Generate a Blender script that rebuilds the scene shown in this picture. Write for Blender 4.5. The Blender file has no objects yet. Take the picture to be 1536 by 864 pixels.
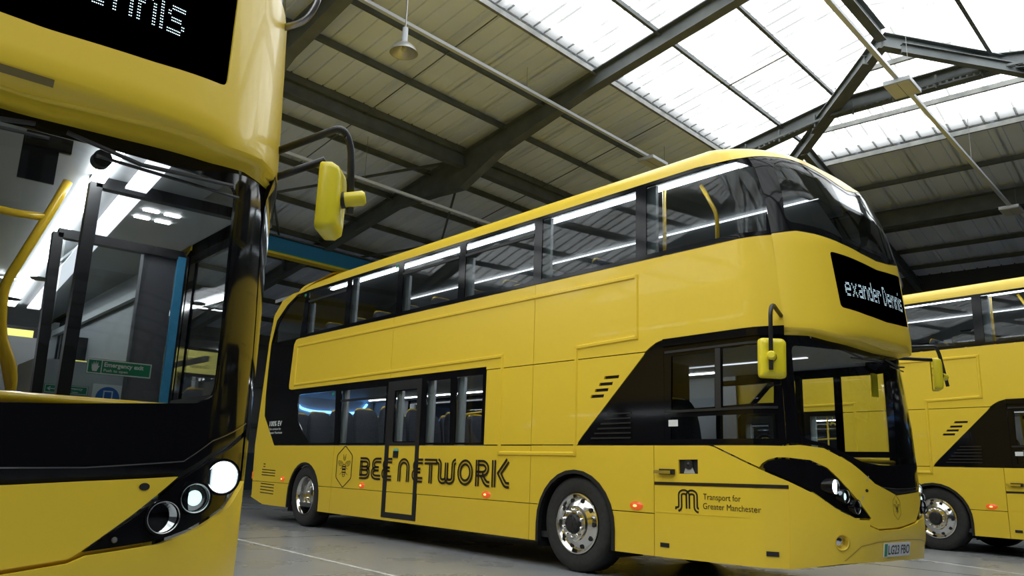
import bpy, math, random
import numpy as np
from mathutils import Vector, Matrix
from mathutils.geometry import delaunay_2d_cdt
random.seed(4)
SC = bpy.context.scene
COL = SC.collection

# ------------------------------------------------------------------ camera, world, exposure
cam_d = bpy.data.cameras.new('camera'); cam = bpy.data.objects.new('camera', cam_d); COL.objects.link(cam)
cam_d.sensor_width = 36; cam_d.lens = 1189.42 / 1536 * 36; cam_d.clip_end = 300; cam_d.clip_start = .05
CX, CY, CZ = 5.98756, -6.02291, 0.99699
cam.matrix_world = Matrix(((0.65077813, 0.14770243, 0.74476292, CX),
                           (0.75850816, -0.17034205, -0.62900633, CY),
                           (0.03395868, 0.97425232, -0.22288838, CZ), (0, 0, 0, 1)))
SC.camera = cam
world = bpy.data.worlds.new('overcast'); SC.world = world; world.use_nodes = True
_bg = world.node_tree.nodes['Background']
_bg.inputs[0].default_value = (0.93, 0.97, 1.0, 1); _bg.inputs[1].default_value = 3.2
SC.view_settings.view_transform = 'Standard'; SC.view_settings.look = 'None'
SC.view_settings.gamma = 1; SC.view_settings.use_curve_mapping = False
SC.view_settings.exposure = 0.6
SC.cycles.use_denoising = True
SC.cycles.max_bounces = 12; SC.cycles.transparent_max_bounces = 24
SC.cycles.caustics_reflective = False; SC.cycles.caustics_refractive = False
SC.cycles.sample_clamp_indirect = 6

# building frame: s across the hall, t along the ridge, h above the lens
BY = math.radians(96.742698)
EX = Vector((math.sin(BY), -math.cos(BY), 0)); EY = Vector((math.cos(BY), math.sin(BY), 0))
def st(s, t, h): return Vector((CX, CY, CZ)) + EX * s + EY * t + Vector((0, 0, h))
PA = .21; K0 = 9.886; SR = -4.5; TR = 15.4; HR = K0 + PA * SR
SL, SRT, TB, TF = -26., 16., 27., -13.
def hroof(s, t): return min(K0 + PA * s, HR - PA * (s - SR), HR - PA * (t - TR))
# daylight guides in the openings of the rooflights (they emit nothing, they only steer sampling of the sky)
def portal(p0, p1, p2, p3):
    l = bpy.data.lights.new('rooflight_opening', 'AREA'); l.shape = 'RECTANGLE'
    u = (p1 - p0); v = (p3 - p0); l.size = u.length; l.size_y = v.length; l.cycles.is_portal = True
    o = bpy.data.objects.new('rooflight_opening', l); COL.objects.link(o)
    n = u.normalized().cross(v.normalized());
    if n.z < 0: v = -v; n = -n
    M = Matrix((u.normalized(), n.cross(u.normalized()), n)).transposed().to_4x4()
    M.translation = (p0 + p1 + p2 + p3) / 4 + Vector((0, 0, .12)); o.matrix_world = M
def rp(s, t): return st(s, t, hroof(s, t))
portal(rp(-8.9, TF), rp(-8.9, TR), rp(SR, TR), rp(SR, TF))
portal(rp(SR, TF), rp(SR, TR), rp(-.1, TR), rp(-.1, TF))
portal(rp(-.1, TF), rp(-.1, 9), rp(3.2, 9), rp(3.2, TF))  # opening of the added right-slope rooflights
portal(rp(-20, TF), rp(-20, 3), rp(-8.9, 3), rp(-8.9, TF))  # opening of the added left-slope rooflights
portal(st(-8.3, TR, HR), st(-.7, TR, HR), st(-.7, 19.5, HR - PA * 3.84), st(-8.3, 19.5, HR - PA * 3.84))

# ------------------------------------------------------------------ materials
def mat(name, col, rough=.5, metal=0, coat=0, emit=None, es=0, spec=.5):
    m = bpy.data.materials.new(name); m.use_nodes = True; b = m.node_tree.nodes['Principled BSDF']
    b.inputs['Base Color'].default_value = (*col, 1); b.inputs['Roughness'].default_value = rough
    b.inputs['Metallic'].default_value = metal; b.inputs['Coat Weight'].default_value = coat
    b.inputs['Coat Roughness'].default_value = .04
    b.inputs['Specular IOR Level'].default_value = spec
    if emit: b.inputs['Emission Color'].default_value = (*emit, 1); b.inputs['Emission Strength'].default_value = es
    return m
def nz(m, scale, lo, hi, inp='Base Color', detail=4, stretch=None, bump=0, rough=None):
    nt = m.node_tree; b = nt.nodes['Principled BSDF']
    tc = nt.nodes.new('ShaderNodeTexCoord'); mp = nt.nodes.new('ShaderNodeMapping'); n = nt.nodes.new('ShaderNodeTexNoise')
    n.inputs['Scale'].default_value = scale; n.inputs['Detail'].default_value = detail
    if stretch: mp.inputs['Scale'].default_value = stretch
    r = nt.nodes.new('ShaderNodeValToRGB'); r.color_ramp.elements[0].position = .3; r.color_ramp.elements[1].position = .7
    r.color_ramp.elements[0].color = (*lo, 1); r.color_ramp.elements[1].color = (*hi, 1)
    nt.links.new(tc.outputs['Object'], mp.inputs[0]); nt.links.new(mp.outputs[0], n.inputs[0]); nt.links.new(n.outputs[0], r.inputs[0])
    nt.links.new(r.outputs[0], b.inputs[inp])
    if rough:
        q = nt.nodes.new('ShaderNodeMapRange'); q.inputs[3].default_value = rough[0]; q.inputs[4].default_value = rough[1]
        nt.links.new(n.outputs[0], q.inputs[0]); nt.links.new(q.outputs[0], b.inputs['Roughness'])
    if bump:
        bm = nt.nodes.new('ShaderNodeBump'); bm.inputs['Strength'].default_value = bump
        nt.links.new(n.outputs[0], bm.inputs['Height']); nt.links.new(bm.outputs[0], b.inputs['Normal'])
    return m
def glass(name, tint, refl=1.0):
    m = bpy.data.materials.new(name); m.use_nodes = True; nt = m.node_tree; nt.nodes.clear()
    o = nt.nodes.new('ShaderNodeOutputMaterial'); t = nt.nodes.new('ShaderNodeBsdfTransparent'); g = nt.nodes.new('ShaderNodeBsdfGlossy')
    t.inputs[0].default_value = (*tint, 1); g.inputs['Roughness'].default_value = .015
    g.inputs[0].default_value = (refl, refl, refl, 1)
    lw = nt.nodes.new('ShaderNodeLayerWeight'); lw.inputs[0].default_value = .5
    pw = nt.nodes.new('ShaderNodeMath'); pw.operation = 'POWER'; pw.inputs[1].default_value = 5; nt.links.new(lw.outputs['Facing'], pw.inputs[0])
    f = nt.nodes.new('ShaderNodeMath'); f.operation = 'MULTIPLY_ADD'; f.inputs[1].default_value = .7; f.inputs[2].default_value = .018; nt.links.new(pw.outputs[0], f.inputs[0])
    x = nt.nodes.new('ShaderNodeMixShader'); nt.links.new(f.outputs[0], x.inputs[0]); nt.links.new(t.outputs[0], x.inputs[1]); nt.links.new(g.outputs[0], x.inputs[2])
    nt.links.new(x.outputs[0], o.inputs[0]); return m
def rooflight_mat():
    m = bpy.data.materials.new('rooflight_sheet'); m.use_nodes = True; nt = m.node_tree; nt.nodes.clear()
    o = nt.nodes.new('ShaderNodeOutputMaterial'); t = nt.nodes.new('ShaderNodeBsdfTransparent'); l = nt.nodes.new('ShaderNodeBsdfTranslucent')
    tc = nt.nodes.new('ShaderNodeTexCoord'); n = nt.nodes.new('ShaderNodeTexNoise'); n.inputs['Scale'].default_value = 1.3; n.inputs['Detail'].default_value = 8
    r = nt.nodes.new('ShaderNodeValToRGB'); r.color_ramp.elements[0].position = .33; r.color_ramp.elements[0].color = (.45, .45, .42, 1)
    r.color_ramp.elements[1].position = .5; r.color_ramp.elements[1].color = (.80, .80, .79, 1)
    nt.links.new(tc.outputs['Object'], n.inputs[0]); nt.links.new(n.outputs[0], r.inputs[0]); nt.links.new(r.outputs[0], t.inputs[0])
    l.inputs[0].default_value = (.8, .8, .78, 1)
    x = nt.nodes.new('ShaderNodeMixShader'); x.inputs[0].default_value = .3
    nt.links.new(t.outputs[0], x.inputs[1]); nt.links.new(l.outputs[0], x.inputs[2]); nt.links.new(x.outputs[0], o.inputs[0]); return m
YEL = mat('yellow_paint', (.80, .565, .040), .34, 0, .22, spec=.4)
YELM = mat('mirror_yellow', (.80, .66, .02), .38, 0, .2)
BLK = mat('gloss_black', (.005, .005, .006), .08, 0, 0, spec=.22)
MBLK = mat('satin_black', (.012, .012, .013), .45)
VINYL = mat('black_vinyl', (.018, .012, .010), .35)
DARK = mat('dark_void', (.008, .008, .008), .8)
RUB = nz(mat('tyre_rubber', (.02, .02, .02), .75), 30, (.016, .016, .016), (.03, .029, .028), bump=.05)
CHR = mat('polished_alloy', (.78, .77, .74), .14, 1)
STEEL = mat('dull_steel', (.35, .34, .33), .35, 1)
HUB = mat('hub_black', (.02, .02, .022), .5)
GLS = glass('tinted_glass', (.62, .65, .66))
GLC = glass('clear_glass', (.80, .83, .84))
GLW = glass('windscreen_glass', (.92, .94, .94))
LENS = glass('lens_glass', (.9, .93, .95))
LGREY = mat('light_grey_trim', (.42, .44, .45), .5)
INT = mat('interior_grey', (.30, .32, .33), .55)
CEIL = mat('ceiling_grey', (.32, .335, .34), .5)
SEAT = nz(mat('seat_moquette', (.035, .04, .055), .85), 60, (.025, .03, .045), (.06, .065, .08))
IFLR = mat('bus_floor', (.06, .065, .07), .6)
HANDY = mat('handrail_yellow', (.78, .50, .02), .3, 0, .4)
LEDW = mat('led_strip', (.9, .9, .9), .4, emit=(.95, .97, 1), es=12)
LEDW2 = mat('led_strip_soft', (.9, .9, .9), .4, emit=(.93, .93, 1), es=.9)
LEDF = mat('led_strip_far', (.9, .9, .9), .4, emit=(.95, .97, 1), es=3.5)
GLOWB = mat('blue_glow', (.3, .5, .8), .4, emit=(.14, .42, 1), es=4)
DOTS = mat('display_dot', (.8, .95, 1), .4, emit=(.66, .90, 1), es=1.7)
HEADL = mat('headlight_on', (1, 1, 1), .3, emit=(.80, .95, 1), es=14)
HEADM = mat('headlight_dim', (.8, .85, .85), .2, emit=(.55, .85, .85), es=1.0)
ORL = mat('amber_lamp', (.32, .05, .01), .2, emit=(1, .14, .02), es=.35)
ORC = mat('amber_core', (1, .4, .15), .2, emit=(1, .32, .08), es=2.2)
PLATE = mat('plate_white', (.72, .73, .74), .4)
GRN = mat('sign_green', (.02, .25, .12), .4)
WHT = mat('sign_white', (.75, .78, .76), .4)
BLU = mat('sign_blue', (.03, .13, .42), .4)
SCR = mat('screen_yellow', (.8, .75, .2), .4, emit=(.86, .80, .22), es=.55)
BDOOR = mat('door_seal_blue', (.05, .28, .50), .4)
TEAL = mat('button_teal', (.15, .5, .42), .4)
STL = nz(mat('painted_steel', (.075, .085, .085), .5), 3, (.075, .088, .088), (.115, .128, .125))
GALV = nz(mat('galvanised_steel', (.26, .27, .26), .45, .3), 4, (.18, .19, .18), (.32, .32, .30))
SHEET = nz(mat('roof_sheet_grey', (.5, .5, .5), .6), .8, (.64, .71, .86), (.72, .80, .96))
RLT = rooflight_mat()
RLD = rooflight_mat()
RLD.name = 'rooflight_seam_dirt'
for n_ in RLD.node_tree.nodes:
    if n_.bl_idname == 'ShaderNodeValToRGB':
        n_.color_ramp.elements[0].color = (.15, .15, .14, 1); n_.color_ramp.elements[1].color = (.45, .45, .43, 1); n_.color_ramp.elements[0].position = .42; n_.color_ramp.elements[1].position = .62
    if n_.bl_idname == 'ShaderNodeBsdfTranslucent': n_.inputs[0].default_value = (.3, .3, .28, 1)
CONC = nz(mat('polished_concrete', (.28, .28, .27), .3), .9, (.25, .26, .275), (.29, .30, .315), detail=5, rough=(.16, .42))
WLIN = nz(mat('line_paint', (.6, .6, .58), .5), 9, (.4, .4, .38), (.72, .72, .7))
CLAD = nz(mat('wall_cladding', (.16, .165, .17), .6), 1, (.12, .125, .13), (.19, .19, .195))
CLADD = mat('dark_cladding', (.035, .037, .04), .6)
TEALW = mat('lower_wall_blue', (.03, .055, .075), .5)
CBLUE = mat('crane_blue', (.02, .22, .52), .4); CGRN = mat('crane_green', (.02, .42, .30), .4); CYEL = mat('crane_yellow', (.80, .60, .03), .4)
WHP = mat('white_enamel', (.50, .54, .60), .35)
DIFF = mat('lamp_diffuser', (.55, .56, .54), .25)

# ------------------------------------------------------------------ mesh helpers
def link(name, me, m, parent=None):
    o = bpy.data.objects.new(name, me); COL.objects.link(o)
    if m is not None and len(me.materials) == 0: me.materials.append(m)
    if parent is not None: o.parent = parent
    return o
def mk(name, V, Fc, m, parent=None, smooth=False, ang=None):
    me = bpy.data.meshes.new(name); me.from_pydata([tuple(v) for v in V], [], Fc); me.update()
    if smooth or ang:
        me.shade_smooth()
        if ang: me.set_sharp_from_angle(angle=math.radians(ang))
    return link(name, me, m, parent)
def empty(name, loc=(0, 0, 0), rz=0, **p):
    o = bpy.data.objects.new(name, None); COL.objects.link(o); o.location = loc; o.rotation_euler = (0, 0, rz)
    for k, v in p.items(): o[k] = v
    return o
def tag(o, **p):
    for k, v in p.items(): o[k] = v
    return o
class MB:
    def __init__(s): s.V = []; s.F = []
    def add(s, V, Fc):
        n = len(s.V); s.V += [Vector(v) for v in V]; s.F += [tuple(i + n for i in f) for f in Fc]; return s
    def box(s, a, b):
        x0, y0, z0 = a; x1, y1, z1 = b
        return s.add([(x0, y0, z0), (x1, y0, z0), (x1, y1, z0), (x0, y1, z0), (x0, y0, z1), (x1, y0, z1), (x1, y1, z1), (x0, y1, z1)],
                     [(0, 3, 2, 1), (4, 5, 6, 7), (0, 1, 5, 4), (1, 2, 6, 5), (2, 3, 7, 6), (3, 0, 4, 7)])
    def bar(s, p, q, w, h, up=(0, 0, 1), oz=0):
        p = Vector(p); q = Vector(q); d = (q - p).normalized(); up = Vector(up)
        r = d.cross(up)
        if r.length < 1e-4: r = d.cross(Vector((1, 0, 0)))
        r.normalize(); u = r.cross(d); c = u * oz
        V = []
        for e in (p, q):
            for a, b in ((-1, -1), (1, -1), (1, 1), (-1, 1)): V.append(e + c + r * (a * w / 2) + u * (b * h / 2))
        return s.add(V, [(0, 1, 2, 3), (7, 6, 5, 4), (0, 4, 5, 1), (1, 5, 6, 2), (2, 6, 7, 3), (3, 7, 4, 0)])
    def ibeam(s, p, q, w, h, ft=.016):
        s.bar(p, q, w, ft, oz=h / 2); s.bar(p, q, w, ft, oz=-h / 2); return s.bar(p, q, .012, h)
    def tube(s, pts, r, n=10, cap=True):
        pts = [Vector(p) for p in pts]; N = len(pts); base = len(s.V); up = None
        for i, p in enumerate(pts):
            d = (pts[min(i + 1, N - 1)] - pts[max(i - 1, 0)]).normalized()
            if up is None: up = d.orthogonal().normalized()
            up = (up - d * up.dot(d)).normalized(); sd = d.cross(up)
            rr = r[i] if isinstance(r, (list, tuple)) else r
            for k in range(n):
                a = 2 * math.pi * k / n; s.V.append(p + (up * math.cos(a) + sd * math.sin(a)) * rr)
        for i in range(N - 1):
            for k in range(n):
                a = base + i * n + k; b = base + i * n + (k + 1) % n; s.F.append((a, b, b + n, a + n))
        if cap: s.F.append(tuple(base + k for k in reversed(range(n)))); s.F.append(tuple(base + (N - 1) * n + k for k in range(n)))
        return s
    def lathe(s, prof, axis=1, c=(0, 0, 0), n=40, sgn=1):
        # prof: list of (offset along axis, radius)
        base = len(s.V); c = Vector(c); N = len(prof)
        for a, r in prof:
            for k in range(n):
                t = 2 * math.pi * k / n; v = [0, 0, 0]; v[axis] = a * sgn; v[(axis + 1) % 3] = r * math.cos(t); v[(axis + 2) % 3] = r * math.sin(t)
                s.V.append(c + Vector(v))
        for i in range(N - 1):
            for k in range(n):
                a = base + i * n + k; b = base + i * n + (k + 1) % n; s.F.append((a, b, b + n, a + n))
        return s
    def build(s, name, m, parent=None, smooth=False, ang=None): return mk(name, s.V, s.F, m, parent, smooth, ang)
def smoothpath(pts, k=5):
    pts = [Vector(p) for p in pts]; out = []
    for i in range(len(pts) - 1):
        p0 = pts[max(i - 1, 0)]; p1 = pts[i]; p2 = pts[i + 1]; p3 = pts[min(i + 2, len(pts) - 1)]
        for j in range(k):
            t = j / k; out.append(.5 * ((2 * p1) + (p2 - p0) * t + (2 * p0 - 5 * p1 + 4 * p2 - p3) * t * t + (3 * p1 - p0 - 3 * p2 + p3) * t ** 3))
    out.append(pts[-1]); return out
def bend(pts, r=.06, k=5):
    pts = [Vector(p) for p in pts]; out = [pts[0]]
    for i in range(1, len(pts) - 1):
        a = (pts[i - 1] - pts[i]); b = (pts[i + 1] - pts[i]); rr = min(r, a.length / 2, b.length / 2)
        A = pts[i] + a.normalized() * rr; B = pts[i] + b.normalized() * rr
        for j in range(k + 1):
            t = j / k; out.append(A * (1 - t) ** 2 + pts[i] * 2 * t * (1 - t) + B * t * t)
    out.append(pts[-1]); return out
def rnd(poly, r, k=5):
    """round the corners of a 2D polygon"""
    out = []; n = len(poly)
    for i in range(n):
        p = Vector(poly[i]).to_2d() if not isinstance(poly[i], Vector) else poly[i]
        a = Vector(poly[i - 1]) - p; b = Vector(poly[(i + 1) % n]) - p; rr = min(r, a.length * .45, b.length * .45)
        A = p + a.normalized() * rr; B = p + b.normalized() * rr
        for j in range(k + 1):
            t = j / k; q = A * (1 - t) ** 2 + p * 2 * t * (1 - t) + B * t * t; out.append((q.x, q.y))
    return out
def inpoly(x, y, P):
    c = False; n = len(P); j = n - 1
    for i in range(n):
        xi, yi = P[i]; xj, yj = P[j]
        if (yi > y) != (yj > y) and x < (xj - xi) * (y - yi) / (yj - yi) + xi: c = not c
        j = i
    return c
def resamp(P, d):
    out = []; n = len(P)
    for i in range(n):
        a = P[i]; b = P[(i + 1) % n]; L = math.hypot(b[0] - a[0], b[1] - a[1]); k = max(1, int(math.ceil(L / d)))
        if L < 1e-5: continue
        for j in range(k): out.append((a[0] + (b[0] - a[0]) * j / k, a[1] + (b[1] - a[1]) * j / k))
    return out
def prism(name, outline, m, mp, holes=(), th=.02, res=None, parent=None, off=0.):
    """flat outline (with holes) laid on a surface map mp(u, v, outward offset), given thickness"""
    O = resamp(outline, res) if res else list(outline); Hs = [resamp(h_, res) if res else list(h_) for h_ in holes]
    V2 = []; E = []
    for L in [O] + Hs:
        n = len(V2); V2 += [Vector(p) for p in L]; E += [(n + i, n + (i + 1) % len(L)) for i in range(len(L))]
    if res:
        xs_ = [p[0] for p in O]; ys_ = [p[1] for p in O]
        nx = int((max(xs_) - min(xs_)) / res); ny = int((max(ys_) - min(ys_)) / res)
        bd = np.array([tuple(v) for v in V2])
        for i in range(1, nx + 1):
            for j in range(1, ny + 1):
                x = min(xs_) + i * res + (j % 2) * res * .5; y = min(ys_) + j * res
                if inpoly(x, y, O) and not any(inpoly(x, y, h_) for h_ in Hs) and np.min(np.hypot(bd[:, 0] - x, bd[:, 1] - y)) > res * .4: V2.append(Vector((x, y)))
    vv, _, ff, *_r = delaunay_2d_cdt(V2, E, [], 0, 1e-6)
    tri = []
    for f in ff:
        cx = sum(vv[i].x for i in f) / 3; cy = sum(vv[i].y for i in f) / 3
        if inpoly(cx, cy, O) and not any(inpoly(cx, cy, h_) for h_ in Hs): tri.append(tuple(f))
    used = sorted({i for f in tri for i in f}); ix = {a: b for b, a in enumerate(used)}
    tri = [tuple(ix[i] for i in f) for f in tri]; vv = [vv[i] for i in used]; n = len(vv)
    P = [mp(v.x, v.y, off) for v in vv]; Q = [mp(v.x, v.y, off - th) for v in vv]
    f0 = tri[0]; N0 = (P[f0[1]] - P[f0[0]]).cross(P[f0[2]] - P[f0[0]])
    if N0.dot(P[f0[0]] - Q[f0[0]]) < 0: tri = [f[::-1] for f in tri]
    cnt = {}
    for f in tri:
        for i in range(3):
            a, b = f[i], f[(i + 1) % 3]; k = (min(a, b), max(a, b)); cnt.setdefault(k, []).append((a, b))
    Fc = list(tri) + [tuple(i + n for i in f[::-1]) for f in tri]
    nt_ = len(Fc)
    for k, v in cnt.items():
        if len(v) == 1: a, b = v[0]; Fc.append((b, a, a + n, b + n))
    me = bpy.data.meshes.new(name); me.from_pydata([tuple(p) for p in P + Q], [], Fc); me.update()
    if res:
        N = [(P[i] - mp(vv[i].x, vv[i].y, off - .05)).normalized() for i in range(n)]
        me.shade_smooth(); ln = []
        for pi, p in enumerate(me.polygons):
            for vi in p.vertices:
                if pi < len(tri): ln.append(tuple(N[vi % n]))
                else: ln.append(tuple(p.normal))
        me.normals_split_custom_set(ln)
    return link(name, me, m, parent)

# ------------------------------------------------------------------ the bus body surface
W = 2.3; h_ = W / 2
XS = [(0.2, 2.07), (0.3, 2.08), (1.3, 2.10), (2.26, 2.11), (3.09, 2.03), (3.5, 2.0), (3.8, 1.94), (3.92, 1.88), (4.0, 1.8), (4.06, 1.74), (4.1, 1.68), (4.14, 1.55), (4.18, 1.3), (4.3, .8)]
XC = [(0.2, 2.68), (0.3, 2.74), (0.6, 2.78), (0.95, 2.77), (1.5, 2.74), (2.1, 2.66), (2.15, 2.69), (2.2, 2.79), (2.3, 2.80), (3.09, 2.72), (3.5, 2.61), (3.8, 2.47), (3.92, 2.39), (4.0, 2.29), (4.06, 2.22), (4.1, 2.12), (4.14, 1.97), (4.18, 1.7), (4.3, 1.2)]
XCW = [(0.2, 2.68), (0.95, 2.77), (1.5, 2.74), (2.1, 2.66), (2.4, 2.60)]
xs = lambda z: float(np.interp(z, *zip(*XS))); xc = lambda z: float(np.interp(z, *zip(*XC))); xcw = lambda z: float(np.interp(z, *zip(*XCW)))
NE, ME_ = 3.5, .82
def bul(u): return (1 - np.clip(u, 0, 1) ** NE) ** ME_
_a = np.linspace(0, 1, 4001); _u = np.unique(np.concatenate([1 - _a ** 3, _a]))[::-1]
_y = h_ - h_ * _u; _x = .68 * bul(_u); _s = np.concatenate([[0], np.cumsum(np.hypot(np.diff(_y), np.diff(_x)))]); H = float(_s[-1])
def s2y(s): return float(np.interp(s, _s, _y)) if s <= H else W - float(np.interp(2 * H - s, _s, _y))
def y2s(y): return float(np.interp(y, _y, _s)) if y <= h_ else 2 * H - float(np.interp(W - y, _y, _s))
def inset(x, z):
    b = min(max((x - xs(z)) / (xc(z) - xs(z)), 0), .999); return h_ - h_ * (1 - b ** (1 / ME_)) ** (1 / NE)
def _fs(s, z, XCf):
    y = s2y(s); return Vector((xs(z) + (XCf(z) - xs(z)) * float(bul(abs(y - h_) / h_)), y, z))
def _fmap(XCf):
    def mp(s, z, off=0):
        P = _fs(s, z, XCf)
        ds = _fs(s + .01, z, XCf) - _fs(s - .01, z, XCf); dz = _fs(s, z + .02, XCf) - _fs(s, z - .02, XCf)
        n = ds.cross(dz).normalized()
        return P + n * off
    return mp
front = _fmap(xc); wscr = _fmap(xcw)
def side(x, z, off=0):
    y = inset(x, z); d = (inset(x + .02, z) - inset(x - .02, z)) / .04
    return Vector((x, y, z)) + Vector((d, -1, 0)).normalized() * off
def nside(x, z, off=0):
    p = side(x, z, off); return Vector((p.x, W - p.y, p.z))
def XB(z, sb=.285): return _fs(sb, z, xc).x
MS = 2 * H
def mir(P): return [(MS - a, b) for a, b in P]
def sym(P): return P + [(MS - a, b) for a, b in reversed(P) if abs(a - H) > 1e-6]
ZTOP = [(0, 3.90), (.2, 3.915), (.43, 3.94), (.77, 3.94), (1.0, 3.88), (1.25, 3.80), (H, 3.76)]
def ztop(s):
    s = min(s, MS - s); return float(np.interp(s, *zip(*ZTOP)))

# ---- strokes for lettering
def arc(cx, cy, rx, ry, a0, a1, k=10):
    return [(cx + rx * math.cos(math.radians(a0 + (a1 - a0) * i / k)), cy + ry * math.sin(math.radians(a0 + (a1 - a0) * i / k))) for i in range(k + 1)]
def ribbon(path, w, o=0, closed=False):
    P = [Vector(p) for p in path]; Q = []
    for p in P:
        if not Q or (p - Q[-1]).length > 1e-4: Q.append(p)
    P = Q; n = len(P); V = []; Fc = []
    for i in range(n):
        a = P[i - 1] if (i > 0 or closed) else None; b = P[(i + 1) % n] if (i < n - 1 or closed) else None
        d1 = (P[i] - a).normalized() if a is not None else None; d2 = (b - P[i]).normalized() if b is not None else None
        if d1 is None: d1 = d2
        if d2 is None: d2 = d1
        nn = Vector((-(d1 + d2).y, (d1 + d2).x))
        nn = nn.normalized() if nn.length > 1e-5 else Vector((-d1.y, d1.x))
        c = max(.5, nn.dot(Vector((-d1.y, d1.x))))
        V += [P[i] + nn * ((o + w / 2) / c), P[i] + nn * ((o - w / 2) / c)]
    for i in range(n if closed else n - 1):
        a = 2 * i; b = 2 * ((i + 1) % n); Fc.append((a, a + 1, b + 1, b))
    return [tuple(v) for v in V], Fc
def dens(P, d=.05, closed=False):
    out = []
    for a, b in zip(P, P[1:] + (P[:1] if closed else [])):
        k = max(1, int(math.hypot(b[0] - a[0], b[1] - a[1]) / d))
        out += [(a[0] + (b[0] - a[0]) * i / k, a[1] + (b[1] - a[1]) * i / k) for i in range(k)]
    return out + ([] if closed else [P[-1]])
class Dec:
    """flat print gathered in 2D, laid on a surface"""
    def __init__(s): s.V = []; s.F = []
    def add(s, V, Fc): n = len(s.V); s.V += V; s.F += [tuple(i + n for i in f) for f in Fc]; return s
    def stroke(s, path, w, o=0, closed=False, tf=None):
        V, Fc = ribbon(path, w, o, closed)
        if tf: V = [tf(*v) for v in V]
        return s.add(V, Fc)
    def poly(s, P): return s.add(list(P), [tuple(range(len(P)))])
    def build(s, name, m, mp, parent, off=.003):
        V = [mp(a, b, off) for a, b in s.V]; Fc = list(s.F)
        # make every face look outward
        out = []
        for f in Fc:
            n = (V[f[1]] - V[f[0]]).cross(V[f[2]] - V[f[0]]); o = mp(*s.V[f[0]], off + .05) - V[f[0]]
            out.append(f if n.dot(o) >= 0 else f[::-1])
        return mk(name, V, out, m, parent)
DG = bpy.context.evaluated_depsgraph_get
_tc = {}
def text2d(txt, size, bold=0):
    k = (txt, size, bold)
    if k in _tc: return _tc[k]
    c = bpy.data.curves.new('t', 'FONT'); c.body = txt; c.size = size; c.offset = bold; c.resolution_u = 3
    o = bpy.data.objects.new('t', c); COL.objects.link(o); bpy.context.view_layer.update()
    me = o.evaluated_get(DG()).to_mesh(); V = [(v.co.x, v.co.y) for v in me.vertices]; Fc = [tuple(p.vertices) for p in me.polygons]
    o.evaluated_get(DG()).to_mesh_clear(); bpy.data.objects.remove(o); bpy.data.curves.remove(c)
    _tc[k] = (V, Fc); return _tc[k]
def textto(dec, txt, x, y, w=None, hgt=None, size=.1, bold=0, flip=1):
    V, Fc = text2d(txt, size, bold); x0 = min(v[0] for v in V); x1 = max(v[0] for v in V)
    sx = w / (x1 - x0) if w else 1; sy = hgt / size / .7 if hgt else sx
    dec.add([(x + flip * (v[0] - x0) * sx, y + v[1] * sy) for v in V], Fc); return dec
m_ = .12
def L_U(cx, cw, flipv=False): pass
W_PATHS = [[(0, .93)] + arc(.0, .76, .125, .15, 90, 0, 6) + [(.125, .26)] + arc(.29, .26, .165, .15, 180, 360, 10) + [(.455, .78)],
           [(.455, .86), (.455, .26)] + arc(.62, .26, .165, .15, 180, 360, 10) + [(.785, .76)] + arc(.91, .76, .125, .15, 180, 90, 6)]
LET = {
 'B': (.50, [[(0, .88), (.27, .88)] + arc(.27, .69, .15, .19, 90, -90) + [(.06, .5)], [(.27, .5)] + arc(.27, .31, .16, .19, 90, -90) + [(0, .12)], [(.06, .86), (.06, .14)]]),
 'E': (.50, [[(.5, .88), (.28, .88)] + arc(.28, .69, .16, .19, 90, 270) + [(.40, .5)], [(.40, .5), (.28, .5)] + arc(.28, .31, .20, .19, 90, 270) + [(.5, .12)]]),
 'N': (.56, [[(.10, 0), (.10, .6)] + arc(.28, .6, .18, .28, 180, 0, 14) + [(.46, 0)]]),
 'T': (.60, [[(0, .88), (.6, .88)], [(.3, .76), (.3, 0)]]),
 'W': (.91, W_PATHS),
 'O': (.66, [arc(.33, .5, .225, .385, 0, 360, 30)]),
 'R': (.60, [[(.10, 0), (.10, 1)], [(.10, .88), (.30, .88)] + arc(.30, .675, .19, .205, 90, -90) + [(.05, .47)], [(.27, .45), (.40, .2)] + arc(.56, .22, .14, .12, 200, 270, 5) + [(.6, .10)]]),
 'K': (.64, [[(.10, 0), (.10, 1)], [(.58, 1), (.30, .52), (.44, .22)] + arc(.58, .22, .12, .12, 190, 270, 5) + [(.64, .10)]])}
def inline_letter(dec, ch, x0, x1, z0, z1):
    wd, paths = LET[ch]; sx = (x1 - x0) / wd; sz = z1 - z0
    for p in paths:
        cl = ch == 'O'; q = [(x0 + a * sx, z0 + b * sz) for a, b in p]
        for o in (-.074, .074): dec.stroke(q[:-1] if cl else q, .088 * sz, o * sz, cl)
def m_logo(dec, x0, x1, z0, z1, flip=False):
    for p in W_PATHS:
        q = [(x0 + (a / .91) * (x1 - x0), z1 - b * (z1 - z0)) for a, b in p]; k_ = (x1 - x0) * .95
        for o in (-.072, .072): dec.stroke(q, .078 * k_, o * k_, False)
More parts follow.
